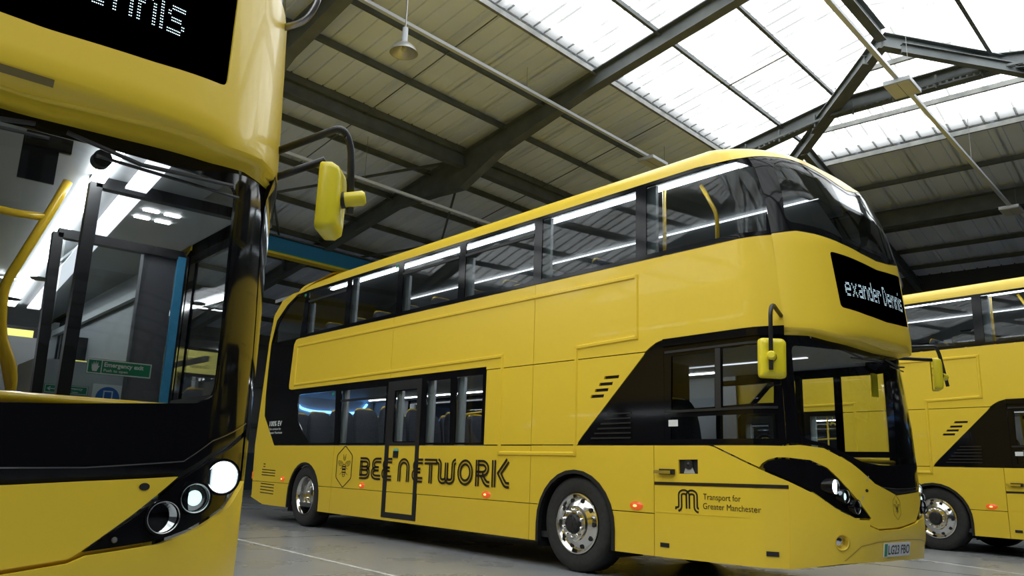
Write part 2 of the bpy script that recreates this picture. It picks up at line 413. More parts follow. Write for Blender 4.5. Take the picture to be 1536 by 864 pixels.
def bee(dec, cx, cz, sx, sz, lw=.05):
    T = lambda a, b: (cx + a * sx, cz + b * sz)
    hexo = [(0, .5), (.24, .27), (.24, -.27), (0, -.5), (-.24, -.27), (-.24, .27)]
    hexo = rnd([(a, b) for a, b in hexo], .04, 3)
    dec.stroke(hexo, lw * .42, 0, True, T)
    for sgn in (-1, 1):
        wing = [(sgn * .03, .06), (sgn * .08, .12), (sgn * .18, .135), (sgn * .19, .09), (sgn * .15, .02), (sgn * .08, .01), (sgn * .04, .03)]
        dec.stroke(wing, .010, 0, True, T)
        for k in range(3): dec.stroke([(sgn * .07, .09 - k * .022), (sgn * (.17 - k * .01), .105 - k * .025)], .007, 0, False, T)
        dec.stroke([(sgn * .01, .17), (sgn * .035, .22), (sgn * .03, .27), (sgn * .05, .29)], .010, 0, False, T)
        dec.stroke(arc(sgn * .0, .19, .028, .045, 0, 360, 10)[:-1], .008, 0, True, T)
        dec.stroke([(sgn * .05, .0), (sgn * .09, -.05), (sgn * .12, -.06)], .010, 0, False, T)
        dec.stroke([(sgn * .05, -.12), (sgn * .09, -.17), (sgn * .13, -.2)], .010, 0, False, T)
    for b0, b1, w in ((-.02, .01, .045), (-.09, -.045, .052), (-.155, -.125, .045), (-.195, -.185, .035)):
        dec.poly([T(-w, b0), T(w, b0), T(w, b1), T(-w, b1)])
    dec.stroke([(-.045, .03), (-.055, -.06), (-.045, -.17), (-.025, -.24), (.025, -.24), (.045, -.17), (.055, -.06), (.045, .03), (0, .055)], .010, 0, True, T)
FONT = {'e': '01110 10001 11111 10000 01110', 'x': '10001 01010 00100 01010 10001', 'a': '01110 00001 01111 10001 01111', 'n': '10110 11001 10001 10001 10001',
        'd': '00001 00001 01101 10011 10001 10001 01111', 'r': '10110 11001 10000 10000 10000', 'D': '11100 10010 10001 10001 10001 10010 11100',
        'i': '1 0 1 1 1 1 1', 's': '01111 10000 01110 00001 11110', ' ': '0 0 0 0 0'}
def led_text(dec, txt, s0, s1, z0, z1):
    cols = sum(len(FONT[c].split()[0]) + 1 for c in txt) - 1; cw = (s1 - s0) / (cols * 2); rh = (z1 - z0) / 14; x = 0
    for c in txt:
        R = FONT[c].split()
        for j, row in enumerate(reversed(R)):
            for i, b in enumerate(row):
                if b == '1':
                    for di in (0, 1):
                        for dj in (0, 1):
                            px = s0 + ((x + i) * 2 + di) * cw; pz = z0 + (j * 2 + dj) * rh; a = min(cw, rh) * .27; a2 = a * 1.0
                            dec.add([(px - a, pz - a2), (px + a, pz - a2), (px + a, pz + a2), (px - a, pz + a2)], [(0, 1, 2, 3)])
        x += len(R[0]) + 1
# ------------------------------------------------------------------ shared bus meshes
_shared = {}
def inst(key, maker, name, parent, loc=(0, 0, 0), rot=(0, 0, 0), scale=(1, 1, 1)):
    if key not in _shared: o = maker(); _shared[key] = o.data; bpy.data.objects.remove(o)
    o = bpy.data.objects.new(name, _shared[key]); COL.objects.link(o); o.parent = parent; o.location = loc; o.rotation_euler = rot; o.scale = scale
    return o
def seat_mesh():
    mb = MB(); prof = []
    # back shell in the y-z plane, leaning back
    out = rnd([(-.21, .38), (-.22, .95), (-.17, 1.12), (.17, 1.12), (.22, .95), (.21, .38)], .10, 4)
    n = len(out)
    for dx, sc in ((.0, .92), (.03, 1.0), (.09, 1.0), (.12, .92)):
        for y, z in out: mb.V.append(Vector((dx - (z - .4) * .16, y * sc, .75 + (z - .75) * (sc if sc < 1 else 1))))
    for i in range(3):
        for k in range(n): a = i * n + k; b = i * n + (k + 1) % n; mb.F.append((a, b, b + n, a + n))
    mb.F.append(tuple(range(n))[::-1]); mb.F.append(tuple(3 * n + k for k in range(n)))
    mb.box((.05, -.21, .36), (.50, .21, .46)); mb.box((.15, -.1, 0), (.4, .1, .37))
    return mb.build('seat', SEAT, ang=40)
def grab_mesh():
    return MB().tube(bend([(0, -.16, .95), (0, -.16, 1.15), (0, .16, 1.15), (0, .16, .95)], .07), .015, 8).build('grab_handle', HANDY, smooth=True)
def seat(bus, x, y, z, sgn=1):
    s_ = inst('seat', seat_mesh, 'seat', bus, (x, y, z)); inst('grab', grab_mesh, 'grab_handle', s_, (-.09, 0, -.02)); return s_
RT = .478
def tyre_mesh():
    p = [(.02, .30), (.0, .315), (-.012, .36), (-.018, .41), (-.008, .452), (.012, .470), (.035, .478), (.245, .478), (.268, .470), (.285, .44), (.28, .33), (.26, .30)]
    return MB().lathe(p, 1, n=64).build('tyre', RUB, ang=35)
def rimf_mesh():
    mb = MB(); p = [(.03, .300), (-.005, .302), (-.008, .290), (.02, .275), (.03, .262), (.012, .24), (-.005, .205), (-.02, .175), (-.045, .165), (-.05, .15), (-.05, .105), (-.04, .10)]
    mb.lathe(p, 1, n=56); return mb.build('rim', CHR, ang=40)
def rimr_mesh():
    mb = MB(); p = [(.0, .300), (-.006, .296), (.0, .288), (.06, .272), (.13, .262), (.14, .25), (.15, .20), (.14, .17), (.12, .15), (.115, .0001)]
    mb.lathe(p, 1, n=56); return mb.build('rim', CHR, ang=40)
def holes_mesh():
    mb = MB()
    for k in range(10):
        a = 2 * math.pi * k / 10; mb.lathe([(-.004, .0001), (-.004, .024), (.02, .026)], 1, (.232 * math.cos(a), 0.004, .232 * math.sin(a)), 14)
    return mb.build('vent_holes', DARK)
def nut_mesh(): return MB().lathe([(0.01, .019), (-.03, .017), (-.036, .010), (-.036, .0001)], 1, n=8).build('wheel_nut', CHR, ang=30)
def nuts(w, r, y):
    for k in range(10):
        a = 2 * math.pi * (k + .5) / 10; inst('nut', nut_mesh, 'wheel_nut', w, (r * math.cos(a), y, r * math.sin(a)))
def hubf_mesh():
    mb = MB().lathe([(-.035, .104), (-.065, .100), (-.085, .085), (-.088, .03), (-.095, .028), (-.095, .0001)], 1, n=32)
    for k in range(8):
        a = 2 * math.pi * k / 8; mb.lathe([(-.08, .009), (-.098, .008), (-.098, .0001)], 1, (.07 * math.cos(a), 0, .07 * math.sin(a)), 8)
    return mb.build('hub', HUB, ang=30)
def wheel(bus, x, y, rear, near):
    w = empty('wheel', (x, y, RT)); w.parent = bus
    if near: w.rotation_euler = (0, 0, math.pi)
    inst('tyre', tyre_mesh, 'tyre', w)
    if rear:
        inst('rimr', rimr_mesh, 'rim', w, (0, .0, 0)); nuts(w, .155, .13)
    else:
        inst('rimf', rimf_mesh, 'rim', w); inst('hol', holes_mesh, 'vent_holes', w); nuts(w, .135, -.05); inst('hub', hubf_mesh, 'hub', w)
    return w
FA, RA, FR, RR, AZ = -.03, -6.18, .565, .545, .45
def archpts(cx, r, z0, k=14, rev=False):
    a0 = math.asin(max(-1, min(1, (z0 - AZ) / r))); a = [a0 + (math.pi - 2 * a0) * i / k for i in range(k + 1)]
    P = [(cx + r * math.cos(t), AZ + r * math.sin(t)) for t in a]      # from right to left
    return P[::-1] if rev else P

# ------------------------------------------------------------------ the bus
def bus(kind, loc, rz, label):
    B = empty('double_decker_bus', loc, rz, label=label, category='bus', group='double-decker buses parked in the depot')
    R = .12
    G = .004
    for mp, near in ((side, False), (nside, True)):
        def pn(name, P, m=YEL, holes=(), th=.02, off=0, res=None):
            return prism(name, P, m, mp, holes, th, res, B, off)
        xb = lambda z: XB(z)
        # seams sit on a dark strip
        sm = Dec()
        for x, z0, z1 in ((-3.77, 2.2, 3.1), (-.72, .28, 3.1), (-5.25, .28, 1.26), (1.027, .28, 1.26)): sm.poly([(x - .03, z0), (x + .03, z0), (x + .03, z1), (x - .03, z1)])
        for z, x0, x1 in ((.641, -8.1, -6.75), (.641, -5.62, -.62), (.641, .55, 1.03), (1.27, -1.56, 2.3), (2.17, -1.6, .95)): sm.poly([(x0, z - .03), (x1, z - .03), (x1, z + .03), (x0, z + .03)])
        sm.build('seam_backing', DARK, mp, B, -.024)
        # upper row of panels
        pn('side_panel', [(-6.95, 2.21), (-3.77 - G, 2.21), (-3.77 - G, 3.09), (-6.86, 3.09), (-6.95, 3.075), (-7.01, 3.0), (-7.06, 2.30), (-7.04, 2.225)])
        pn('side_panel', [(-3.77 + G, 2.21 if not near else 2.21), (-1.575, 2.21), (-1.575, 2.175), (-.72 - G, 2.175), (-.72 - G, 3.10), (-3.77 + G, 3.09)])
        cabx = XB(2.28)
        pn('side_panel', [(-.72 + G, 2.175), (.93, 2.175), (.99, 2.215), (1.06, 2.25), (1.155, 2.275), (2.1, 2.28), (XB(2.28), 2.28), (XB(2.5), 2.5), (XB(2.8), 2.8), (XB(3.12), 3.12), (2.0, 3.11), (-.72 + G, 3.10)], res=.12)
        # middle panels
        pn('side_panel', [(-1.565, 1.275), (-.72 - G, 1.275), (-.72 - G, 2.165), (-1.565, 2.165)])
        vents = []
        if not near:
            for x0, x1, z in ((.185, .37, 1.765), (.245, .43, 1.825), (.305, .49, 1.885), (.375, .575, 1.95)): vents.append([(x0, z - .016), (x1, z - .016), (x1 + .012, z + .016), (x0 + .012, z + .016)])
        pn('side_panel', [(-.72 + G, 1.275), (.005, 1.275), (.018, 1.30), (.078, 1.365), (.895, 2.13), (.925, 2.165), (-.72 + G, 2.165)], holes=vents)
        for v in vents:
            d = Dec(); d.poly([(v[0][0] - .01, v[0][1] - .012), (v[1][0] + .01, v[1][1] - .012), (v[2][0] + .01, v[2][1] + .012), (v[3][0] - .01, v[3][1] + .012)]); d.build('air_vent', DARK, mp, B, -.021)
        # lower row
        rearx = [(-8.19, .645), (-8.22, 1.0), (-8.24, 1.265)]
        pn('side_panel', [rearx[0]] + archpts(RA, RR, .645, rev=True)[:1] + [] + [p for p in archpts(RA, RR, .645, rev=True)[1:-1]] + [archpts(RA, RR, .645)[0], (-5.25 - G, .645), (-5.25 - G, 1.262), (-7.44, 1.262), (-7.96, 1.78), (-8.0, 2.1), (-8.005, 2.573), (-7.99, 3.1), (-7.84, 3.53), (-7.44, 3.775), (-7.06, 3.915), (-6.68, 3.922), (-6.68, 3.95), (-7.26, 3.95), (-7.66, 3.88), (-7.97, 3.63), (-8.08, 3.11), (-8.12, 2.58), (-8.18, 1.9), rearx[2], rearx[1]])
        pn('side_panel', [(-5.25 + G, .645), (-3.74, .645), (-3.74, 1.262), (-5.25 + G, 1.262)])
        pn('side_panel', [(-2.93, .645), (-.72 - G, .645), (-.72 - G, 1.262), (-2.93, 1.262)])
        pn('side_panel', [(-.72 + G, .645)] + archpts(FA, FR, .645, rev=True) + [(1.027 - G, .645), (1.027 - G, 1.265), (-.72 + G, 1.265)])
        # skirts
        pn('skirt_panel', [(-8.19, .637), (-8.17, .42), (-8.19, .365), (-7.68, .262), (RA - RR, .262), (RA - RR, .45)] + [p for p in archpts(RA, RR, .45, rev=True) if p[1] < .637 and p[0] < RA][1:] + [(RA - math.sqrt(RR ** 2 - .187 ** 2), .637)])
        for c, r, x1 in ((RA, RR, -5.25 - G), (FA, FR, 1.027 - G)):
            q = [(c + math.sqrt(r * r - .187 ** 2), .637)] + [p for p in archpts(c, r, .45) if p[1] < .637 and p[0] > c][::-1][:0] + [(c + r * .985, .54), (c + r, .45), (c + r, .262), (x1, .262), (x1, .637)]
            pn('skirt_panel', q)
        pn('skirt_panel', [(-5.25 + G, .262), (-3.77, .262), (-3.77, .637), (-5.25 + G, .637)])
        pn('skirt_panel', [(-2.92, .262), (-.72 - G, .262), (-.72 - G, .637), (-2.92, .637)])
        pn('skirt_panel', [(-3.766, .262), (-2.924, .262), (-2.924, .30), (-3.766, .30)])
        pn('skirt_panel', [(-.72 + G, .262), (FA - FR, .262), (FA - FR, .45), (FA - FR * .985, .54), (FA - math.sqrt(FR ** 2 - .187 ** 2), .637), (-.72 + G, .637)])
        for c, r in ((FA, FR), (RA, RR)):
            ri = r - .035; P = [(c + r + .003, .262)] + archpts(c, r + .003, .45) + [(c - r - .003, .262), (c - ri, .262)] + archpts(c, ri, .45, rev=True) + [(c + ri, .262)]
            pn('wheel_arch_trim', P, MBLK, th=.05, off=.012)
            # inner wheel housing
            mb = MB(); ys = (.03, .42) if not near else (W - .03, W - .42); pts = [(c + r, .2)] + archpts(c, r + .01, .45) + [(c - r, .2)]
            for i in range(len(pts) - 1):
                a, b = pts[i], pts[i + 1]; mb.add([(a[0], ys[0], a[1]), (b[0], ys[0], b[1]), (b[0], ys[1], b[1]), (a[0], ys[1], a[1])], [(0, 1, 2, 3)])
            mb.add([(p[0], ys[1], p[1]) for p in pts], [tuple(range(len(pts)))]); mb.build('wheel_housing', DARK, B)
            wheel(B, c, .045 if not near else W - .045, c == RA, near)
        # rear black panel with the lower window band
        if not near:
            lrh = [rnd([(-6.69, 2.11), (-5.36, 2.11), (-5.28, 1.305), (-6.15, 1.305), (-6.62, 1.68)], .03, 3),
                   [(-5.17, 2.10), (-3.86, 2.10), (-3.84, 1.30), (-5.13, 1.30)], [(-3.60, 2.01), (-3.06, 2.01), (-3.04, 1.32), (-3.585, 1.32)],
                   [(-2.84, 2.11), (-2.31, 2.11), (-2.27, 1.30), (-2.83, 1.30)], [(-2.17, 2.12), (-1.64, 2.12), (-1.63, 1.30), (-2.165, 1.30)]]
            x1 = -1.57
        else:
            lrh = [[(-6.5, 2.10), (-5.3, 2.10), (-5.3, 1.30), (-6.2, 1.30)], [(-5.16, 2.10), (-3.84, 2.10), (-3.84, 1.30), (-5.16, 1.30)], [(-3.68, 2.10), (-2.35, 2.10), (-2.35, 1.30), (-3.68, 1.30)],
                   [(-2.2, 2.10), (-1.64, 2.10), (-1.64, 1.30), (-2.2, 1.30)]]
            x1 = -1.57
        pn('window_band', [(-7.955, 1.79), (-7.44, 1.275), (x1, 1.275), (x1, 2.205), (-6.95, 2.205), (-7.045, 2.22), (-7.065, 2.30), (-7.015, 3.005), (-6.95, 3.082), (-6.86, 3.095), (-8.0, 3.095), (-8.0, 2.2)], BLK, lrh, th=.016, off=-.004)
        for q in lrh: pn('window_pane', q, GLC, th=.005, off=-.008)
        if not near:
            pn('hopper_bar', [(-5.16, 1.925), (-3.85, 1.93), (-3.85, 1.965), (-5.165, 1.96)], MBLK, th=.02, off=.004)
            # emergency door
            pn('emergency_door', [(-3.79, 2.155), (-2.95, 2.155), (-2.93, .30), (-3.765, .30)], MBLK, [rnd([(-3.615, 2.025), (-3.045, 2.025), (-3.025, 1.305), (-3.60, 1.305)], .03, 3), [(-3.675, 1.262), (-3.02, 1.262), (-3.01, .372), (-3.67, .372)]], th=.02, off=.006)
            pn('door_panel', [(-3.675, 1.262), (-3.02, 1.262), (-3.01, .645), (-3.672, .645)], YEL); pn('door_panel', [(-3.672, .637), (-3.01, .637), (-3.01, .372), (-3.67, .372)], YEL)
            d = pn('door_release', [(-3.548, 1.10), (-3.43, 1.10), (-3.425, 1.19), (-3.545, 1.19)], MBLK, th=.02, off=.012)
            d2 = pn('release_label', [(-3.545, 1.19), (-3.425, 1.19), (-3.425, 1.22), (-3.543, 1.22)], TEAL, th=.02, off=.008)
        # black panel before the cab
        if not near:
            pn('quarter_panel', [(.013, 1.275), (.025, 1.30), (.085, 1.362), (.90, 2.125), (.935, 2.168), (.995, 2.205), (1.065, 2.235), (1.152, 2.25), (1.152, 1.275)], BLK, th=.018, off=-.001)
            for k in range(6):
                z = 1.33 + k * .048; x0 = .20 + k * .045
                pn('louvre_slat', [(x0, z), (.74, z + .003), (.745, z + .016), (x0 + .012, z + .014)], MBLK, th=.02, off=.009)
            ch = [[(1.235, 1.595), (1.725, 1.605), (1.735, 2.10), (1.245, 2.10)], [(1.80, 1.61), (2.27, 1.625), (2.28, 2.135), (1.81, 2.12)], [(1.225, 1.32), (2.29, 1.325), (2.295, 1.535), (1.225, 1.522)]]
            pn('cab_window_frame', [(1.157, 1.275), (2.0, 1.275), (XB(1.275), 1.275), (XB(1.8), 1.8), (XB(2.27), 2.27), (1.157, 2.265)], BLK, ch, th=.02, off=.0, res=.1)
            for q in ch: pn('window_pane', q, GLS if q is ch[0] else GLC, th=.005, off=-.010, res=.12)
            for zz in (1.565, 2.13): pn('window_rail', [(1.17, zz), (2.3, zz + .012), (2.3, zz + .032), (1.17, zz + .022)], MBLK, th=.01, off=.009, res=.12)
            pn('window_rail', [(1.735, 1.59), (1.795, 1.59), (1.80, 2.13), (1.745, 2.13)], MBLK, th=.01, off=.008)
            pn('rain_strip', [(1.157, 2.20), (2.0, 2.205), (XB(2.21), 2.21), (XB(2.285), 2.285), (1.157, 2.27)], BLK, th=.03, off=.022, res=.12)
            d = Dec(); d.poly([(1.205, 1.44), (1.315, 1.44), (1.315, 1.50), (1.205, 1.50)]); d.build('window_notice', WHT, mp, B, .001)
            # cab door panel and wedge
            pn('cab_door', [(1.027 + G, .262), (XB(.3), .285), (XB(.6), .6), (XB(.98), .978), (2.15, 1.068), (1.70, 1.252), (1.64, 1.265), (1.027 + G, 1.265)], YEL, [[(1.315, 1.01), (1.53, 1.015), (1.53, 1.142), (1.315, 1.137)]], res=.1)
            pn('side_panel', [(1.70, 1.266), (2.0, 1.266), (XB(1.266), 1.266), (XB(1.17), 1.172), (2.28, 1.172), (2.21, 1.15), (2.165, 1.115), (2.145, 1.087)], YEL, res=.1)
            d = Dec(); d.poly([(1.30, .995), (1.545, .995), (1.545, 1.155), (1.30, 1.155)]); cs = d.build('charge_socket', DARK, mp, B, -.022)
            MB().lathe([(.0, .045), (-.012, .045), (-.012, .02), (-.02, .0001)], 1, (1.425, .012, 1.095), 20).build('socket_cap', MBLK, cs)
            MB().add([(1.365, .012, 1.015), (1.49, .012, 1.015), (1.46, .006, 1.085), (1.395, .006, 1.085)], [(0, 1, 2, 3)]).build('socket_bracket', LGREY, cs)
            hd = MB().box((1.11, -.03, 1.0), (1.275, .0, 1.05)).build('door_handle', MBLK, B); MB().box((1.055, -.042, 1.006), (1.25, -.028, 1.036)).build('lever', CHR, hd)
            pn('body_stripe', [(1.033, .903), (2.0, .914), (XB(.92), .918), (XB(.95), .948), (2.0, .944), (1.033, .931)], VINYL, th=.006, off=.004, res=.15)
            for x0, x1, z0 in ((1.10, 1.20, .352), (2.175, 2.265, .375)): pn('jacking_cover', [(x0, z0), (x1, z0), (x1, z0 + .038), (x0, z0 + .038)], MBLK, th=.01, off=.006)
            pn('crease_line', [(1.033, .655), (2.2, .668), (2.2, .676), (1.033, .663)], YEL, th=.01, off=.003, res=.2)
            # lettering
            for wrd in (0, 1):
              d = Dec()
              for c, a, b in (('B', -4.418, -4.129), ('E', -4.111, -3.84), ('E', -3.824, -3.557), ('N', -3.423, -3.097), ('E', -3.066, -2.809), ('T', -2.771, -2.489), ('W', -2.481, -2.092), ('O', -2.072, -1.725), ('R', -1.706, -1.421), ('K', -1.402, -1.066))[3 * wrd:3 + 7 * wrd]:
                inline_letter(d, c, a, b, .788, 1.096)
              d.build('side_lettering', VINYL, mp, B, .009)
            d = Dec(); bee(d, -4.895, .955, .95, .61); d.build('bee_emblem', VINYL, mp, B, .003)
            d = Dec(); m_logo(d, 1.298, 1.534, .68, .872); d.build('operator_symbol', VINYL, mp, B, .003)
            d = Dec(); textto(d, 'Transport for', 1.583, .795, w=.385, hgt=.052, bold=.0); textto(d, 'Greater Manchester', 1.58, .715, w=.57, hgt=.052, bold=.0); d.build('operator_lettering', VINYL, mp, B, .003)
            d = Dec(); textto(d, '100% EV', -7.70, 1.60, w=.50, hgt=.085, bold=.002); textto(d, 'Zero emission for', -7.70, 1.53, w=.48, hgt=.04); textto(d, 'Greater Manchester', -7.69, 1.465, w=.54, hgt=.04); d.build('rear_lettering', WHT, mp, B, .001)
            # vents on the tail
            for z0, zs in ((.84, 4), (.60, 4)):
                for k in range(3 if z0 > .7 else 4):
                    z = z0 - .045 * k if z0 > .7 else .60 - .05 * k
                    pn('grille_slot', [(-7.82, z), (-7.27, z - .008), (-7.27, z + .006), (-7.82, z + .016)], DARK, th=.004, off=.002)
            for k in range(2): pn('grille_slot', [(-7.78, .89 + k * .045), (-7.70, .888 + k * .045), (-7.70, .905 + k * .045), (-7.78, .907 + k * .045)], DARK, th=.004, off=.002)
            for x, z in ((-6.96, .71), (-4.34, .70), (-1.48, .70), (.81, .70)):
                mb = MB(); mb.lathe([(-.024, .0001), (-.022, .02), (-.012, .034), (0, .04)], 1, (0, 0, 0), 20); o = mb.build('marker_lamp', ORL, B, smooth=True); o.location = (x, 0, z); o.scale = (2.1, 1, 1)
                c = MB().lathe([(-.026, .0001), (-.0255, .010), (-.02, .014)], 1, n=12).build('bulb', ORC, o)
            for x, z in ((-6.78, 3.83), (-3.82, 3.84), (-5.47, 2.04)): pn('window_label', [(x, z), (x + .07, z), (x + .07, z + .045), (x, z + .045)], GRN, th=.003, off=-.002)
            # raised advert frame
            P = [(-6.85, 2.955), (.815, 2.955), (.815, 2.325), (-.03, 2.30), (-.03, 1.175), (-1.275, 1.175), (-1.275, 2.315), (-6.85, 2.285)]
            mb = MB()
            for i in range(len(P)):
                a, b = Vector(P[i]), Vector(P[(i + 1) % len(P)]); d_ = (b - a).normalized(); n_ = Vector((-d_.y, d_.x)); e = .018
                a2 = a - d_ * e; b2 = b + d_ * e; V = []
                for q in (a2, b2):
                    for o_, y_ in ((-.026, .002), (-.012, -.016), (.012, -.016), (.026, .002)): v = q + n_ * o_; V.append((v.x, y_, v.y))
                mb.add(V, [(0, 4, 5, 1), (1, 5, 6, 2), (2, 6, 7, 3), (0, 1, 2, 3), (7, 6, 5, 4)])
            mb.build('advert_frame', YEL, B)
        else:
            # nearside: entrance door with two glazed leaves
            pn('quarter_panel', [(.013, 1.275), (1.0, 1.275), (1.0, 2.20), (.935, 2.168), (.90, 2.125), (.085, 1.362)], BLK, [[(.5, 1.33), (.93, 1.33), (.93, 2.05), (.88, 2.03), (.55, 1.72)]], th=.018)
            pn('window_pane', [(.5, 1.33), (.93, 1.33), (.93, 2.05), (.88, 2.03), (.55, 1.72)], GLC, th=.005, off=-.008)
            X2 = XB(1.5)
            dh = [[(1.12, .50), (1.66, .50), (1.66, 2.10), (1.12, 2.10)], [(1.74, .50), (2.25, .50), (2.25, 2.10), (1.74, 2.10)]]
            pn('entrance_door', [(1.03, .30), (XB(.35), .33), (XB(1.2), 1.2), (XB(2.27), 2.27), (1.03, 2.27)], BLK, dh, th=.02, res=.12)
            for q in dh: pn('door_glass', q, GLW, th=.005, off=-.008, res=.12)
        # upper windows
        UP = [[(-6.60, 3.15), (-5.27, 3.155), (-5.27, 3.885), (-6.60, 3.885)]] + [[(a, 3.155), (b, 3.155), (b, 3.885), (a, 3.885)] for a, b in ((-5.13, -3.75), (-3.61, -2.25), (-2.11, -.77), (-.63, .80))]
        UP.append([(.94, 3.16), (2.25, 3.165), (2.245, 3.45), (2.20, 3.69), (2.12, 3.82), (1.99, 3.885), (1.5, 3.89), (.94, 3.89)])
        QG = [(-7.925, 3.113), (-6.82, 3.113), (-6.73, 3.875), (-7.04, 3.865), (-7.40, 3.73), (-7.70, 3.50), (-7.80, 3.40)]
        bandP = [(-8.0, 3.10), (-6.86, 3.10), (-3.77, 3.10), (-.72, 3.11), (2.0, 3.12), (XB(3.13), 3.13), (XB(3.3, .28), 3.3), (XB(3.5, .28), 3.5), (XB(3.7, .28), 3.7), (XB(3.85, .28), 3.85), (XB(3.92, .28), 3.92), (1.8, 3.925), (-6.68, 3.925), (-7.06, 3.905), (-7.44, 3.77), (-7.84, 3.52), (-7.985, 3.12)]
        pn('window_band', bandP, BLK, UP + [QG], th=.016, off=-.004, res=.25)
        for q in UP: pn('window_pane', q, GLS, th=.005, off=-.009, res=.3)
        pn('window_pane', QG, GLS, th=.005, off=-.009)
        for i in (0, 2, 3): pn('hopper_bar', [(UP[i][0][0], 3.70), (UP[i][1][0], 3.70), (UP[i][1][0], 3.735), (UP[i][0][0], 3.735)], MBLK, th=.02, off=.003)
        # interior pillar trims, lining, light strips
        yy = lambda v: v if not near else W - v
        mb = MB()
        for i, q in enumerate(UP):
            a = q[0][0]; zt = 3.69 if i in (0, 2, 3) else 3.9; y0, y1 = sorted((yy(.07), yy(.11))); mb.box((a - .08, y0, 3.1), (a + .075, y1, zt))
        for q in lrh[(1 if not near else 0):]:
            a = min(p[0] for p in q); y0, y1 = sorted((yy(.07), yy(.11))); mb.box((a - .06, y0, 1.25), (a + .075, y1, 2.12))
        mb.build('interior_pillars', LGREY, B)
        mb = MB(); y0, y1 = sorted((yy(.045), yy(.065)))
        mb.box((-8.1, y0, 2.30), (2.1, y1, 3.10)); mb.box((-8.1, y0, .9), (-1.6, y1, 1.27)); mb.box((-1.6, y0, 1.0), (.45, y1, 2.30)); mb.box((-8.1, y0, 1.27), (-6.72, y1, 2.3)); mb.box((-8.1, y0, 3.9), (1.9, y1, 3.96)); mb.build('inner_lining', INT, B)
        y0, y1 = sorted((yy(.24), yy(.30)) if not near else (yy(.668), yy(.684))); MB().box((-6.3, y0, 3.925), (1.95, y1, 3.94)).build('ceiling_light', LEDF if near else LEDW, B)
        # coving with slots
        mb = MB(); cz = 3.62 if near else 3.91; cw_ = .66 if near else .2; mb.add([(-7.2, yy(.08), cz), (1.9, yy(.08), cz), (1.9, yy(cw_), 3.955), (-7.2, yy(cw_), 3.955)], [(0, 1, 2, 3)]); cv = mb.build('coving', INT, B)
        mb = MB()
        for k in range(12):
            x = -6.6 + k * .7; P = [(x, yy(.27), 3.73), (x + .22, yy(.27), 3.73), (x + .22, yy(.31), 3.753), (x, yy(.31), 3.753)]
            mb.add([(a, b + (.006 if not near else -.006), c - .004) for a, b, c in P], [(0, 1, 2, 3)])
        if near: mb.build('air_slots', DARK, cv)
    # ---- front
    pf = lambda name, P, m=YEL, holes=(), th=.02, off=0, mp=front, res=.07: prism(name, P, m, mp, holes, th, res, B, off)
    low = sym([(.285, 2.275), (.514, 2.262), (.79, 2.215), (1.166, 2.19), (H, 2.18)]); top = sym([(.285, 3.13), (.50, 3.152), (.662, 3.125), (.931, 3.062), (1.2, 3.018), (H, 3.0)])
    dest = rnd([(.775, 2.975), (1.154, 2.935), (H, 2.915), (MS - 1.154, 2.935), (MS - .775, 2.975), (MS - .80, 2.465), (MS - 1.11, 2.43), (H, 2.415), (1.11, 2.43), (.80, 2.465)], .035, 4)
    pf('upper_front_panel', low + top[::-1], YEL, [dest])
    # rolled lower lip of the upper panel
    mb = MB(); L = resamp(low[:1] + low[1:], .07)
    ss = np.linspace(.285, MS - .285, 50); zl = np.interp(ss, [p[0] for p in low], [p[1] for p in low])
    for s_, z_ in zip(ss, zl):
        a = front(s_, z_, .0); b = front(s_, z_, -.05); nrm = (a - b).normalized(); w_ = wscr(s_, min(z_, 2.25) - .03, .0)
        for P in (a, a + Vector((0, 0, -.02)) - nrm * .006, a + Vector((0, 0, -.035)) - nrm * .03, a.lerp(w_, .55) + Vector((0, 0, -.012)), w_ + Vector((0, 0, -.01))): mb.V.append(P)
    for i in range(49):
        for k in range(4): mb.F.append((i * 5 + k, i * 5 + k + 1, i * 5 + 6 + k, i * 5 + 5 + k))
    mb.build('canopy_lip', YEL, B, smooth=True)
    dd = pf('destination_display', dest, BLK, off=-.006, th=.015)
    d = Dec(); led_text(d, 'exander Dennis', .885, 1.93, 2.585, 2.765); d.build('display_text', DOTS, front, dd, -.002)['kind'] = 'stuff'
    # lower front
    WB = [(.285, 1.285), (.396, 1.292), (.588, 1.272), (.825, 1.162), (1.1, .998), (1.463, .903), (1.80, .925), (2.155, .947), (2.33, 1.03), (2.652, 1.125)]
    WT = [(2.652, 2.29), (2.4, 2.24), (2.0, 2.21), (H, 2.20), (1.0, 2.21), (.6, 2.25), (.285, 2.29)]
    gl = rnd([(.40, 2.12), (.385, 1.42), (.44, 1.325), (.60, 1.30), (.744, 1.235), (.95, 1.16), (1.25, 1.135), (1.7, 1.158), (2.2, 1.20), (2.30, 1.24), (2.32, 2.12), (1.9, 2.105), (H, 2.10), (1.0, 2.105)], .05, 3)
    pf('windscreen_surround', WB + WT, BLK, [gl], mp=wscr, th=.015, off=-.002, res=.09)
    pf('windscreen', gl, GLW, mp=wscr, th=.006, off=-.004, res=.09)
    d = Dec(); d.stroke(dens([(1.2, .955), (1.463, .945), (1.80, .955), (2.155, .985), (2.30, 1.065), (2.62, 1.15)]), .004); d.build('windscreen_edge', STEEL, wscr, B, .003)
    pf('screen_backing', [(1.0, .93), (1.25, .86), (2.1, .875), (2.30, .99), (2.60, 1.09), (2.58, 1.16), (2.25, 1.06), (2.0, 1.02), (1.1, 1.06)], MBLK, off=-.024, th=.01)
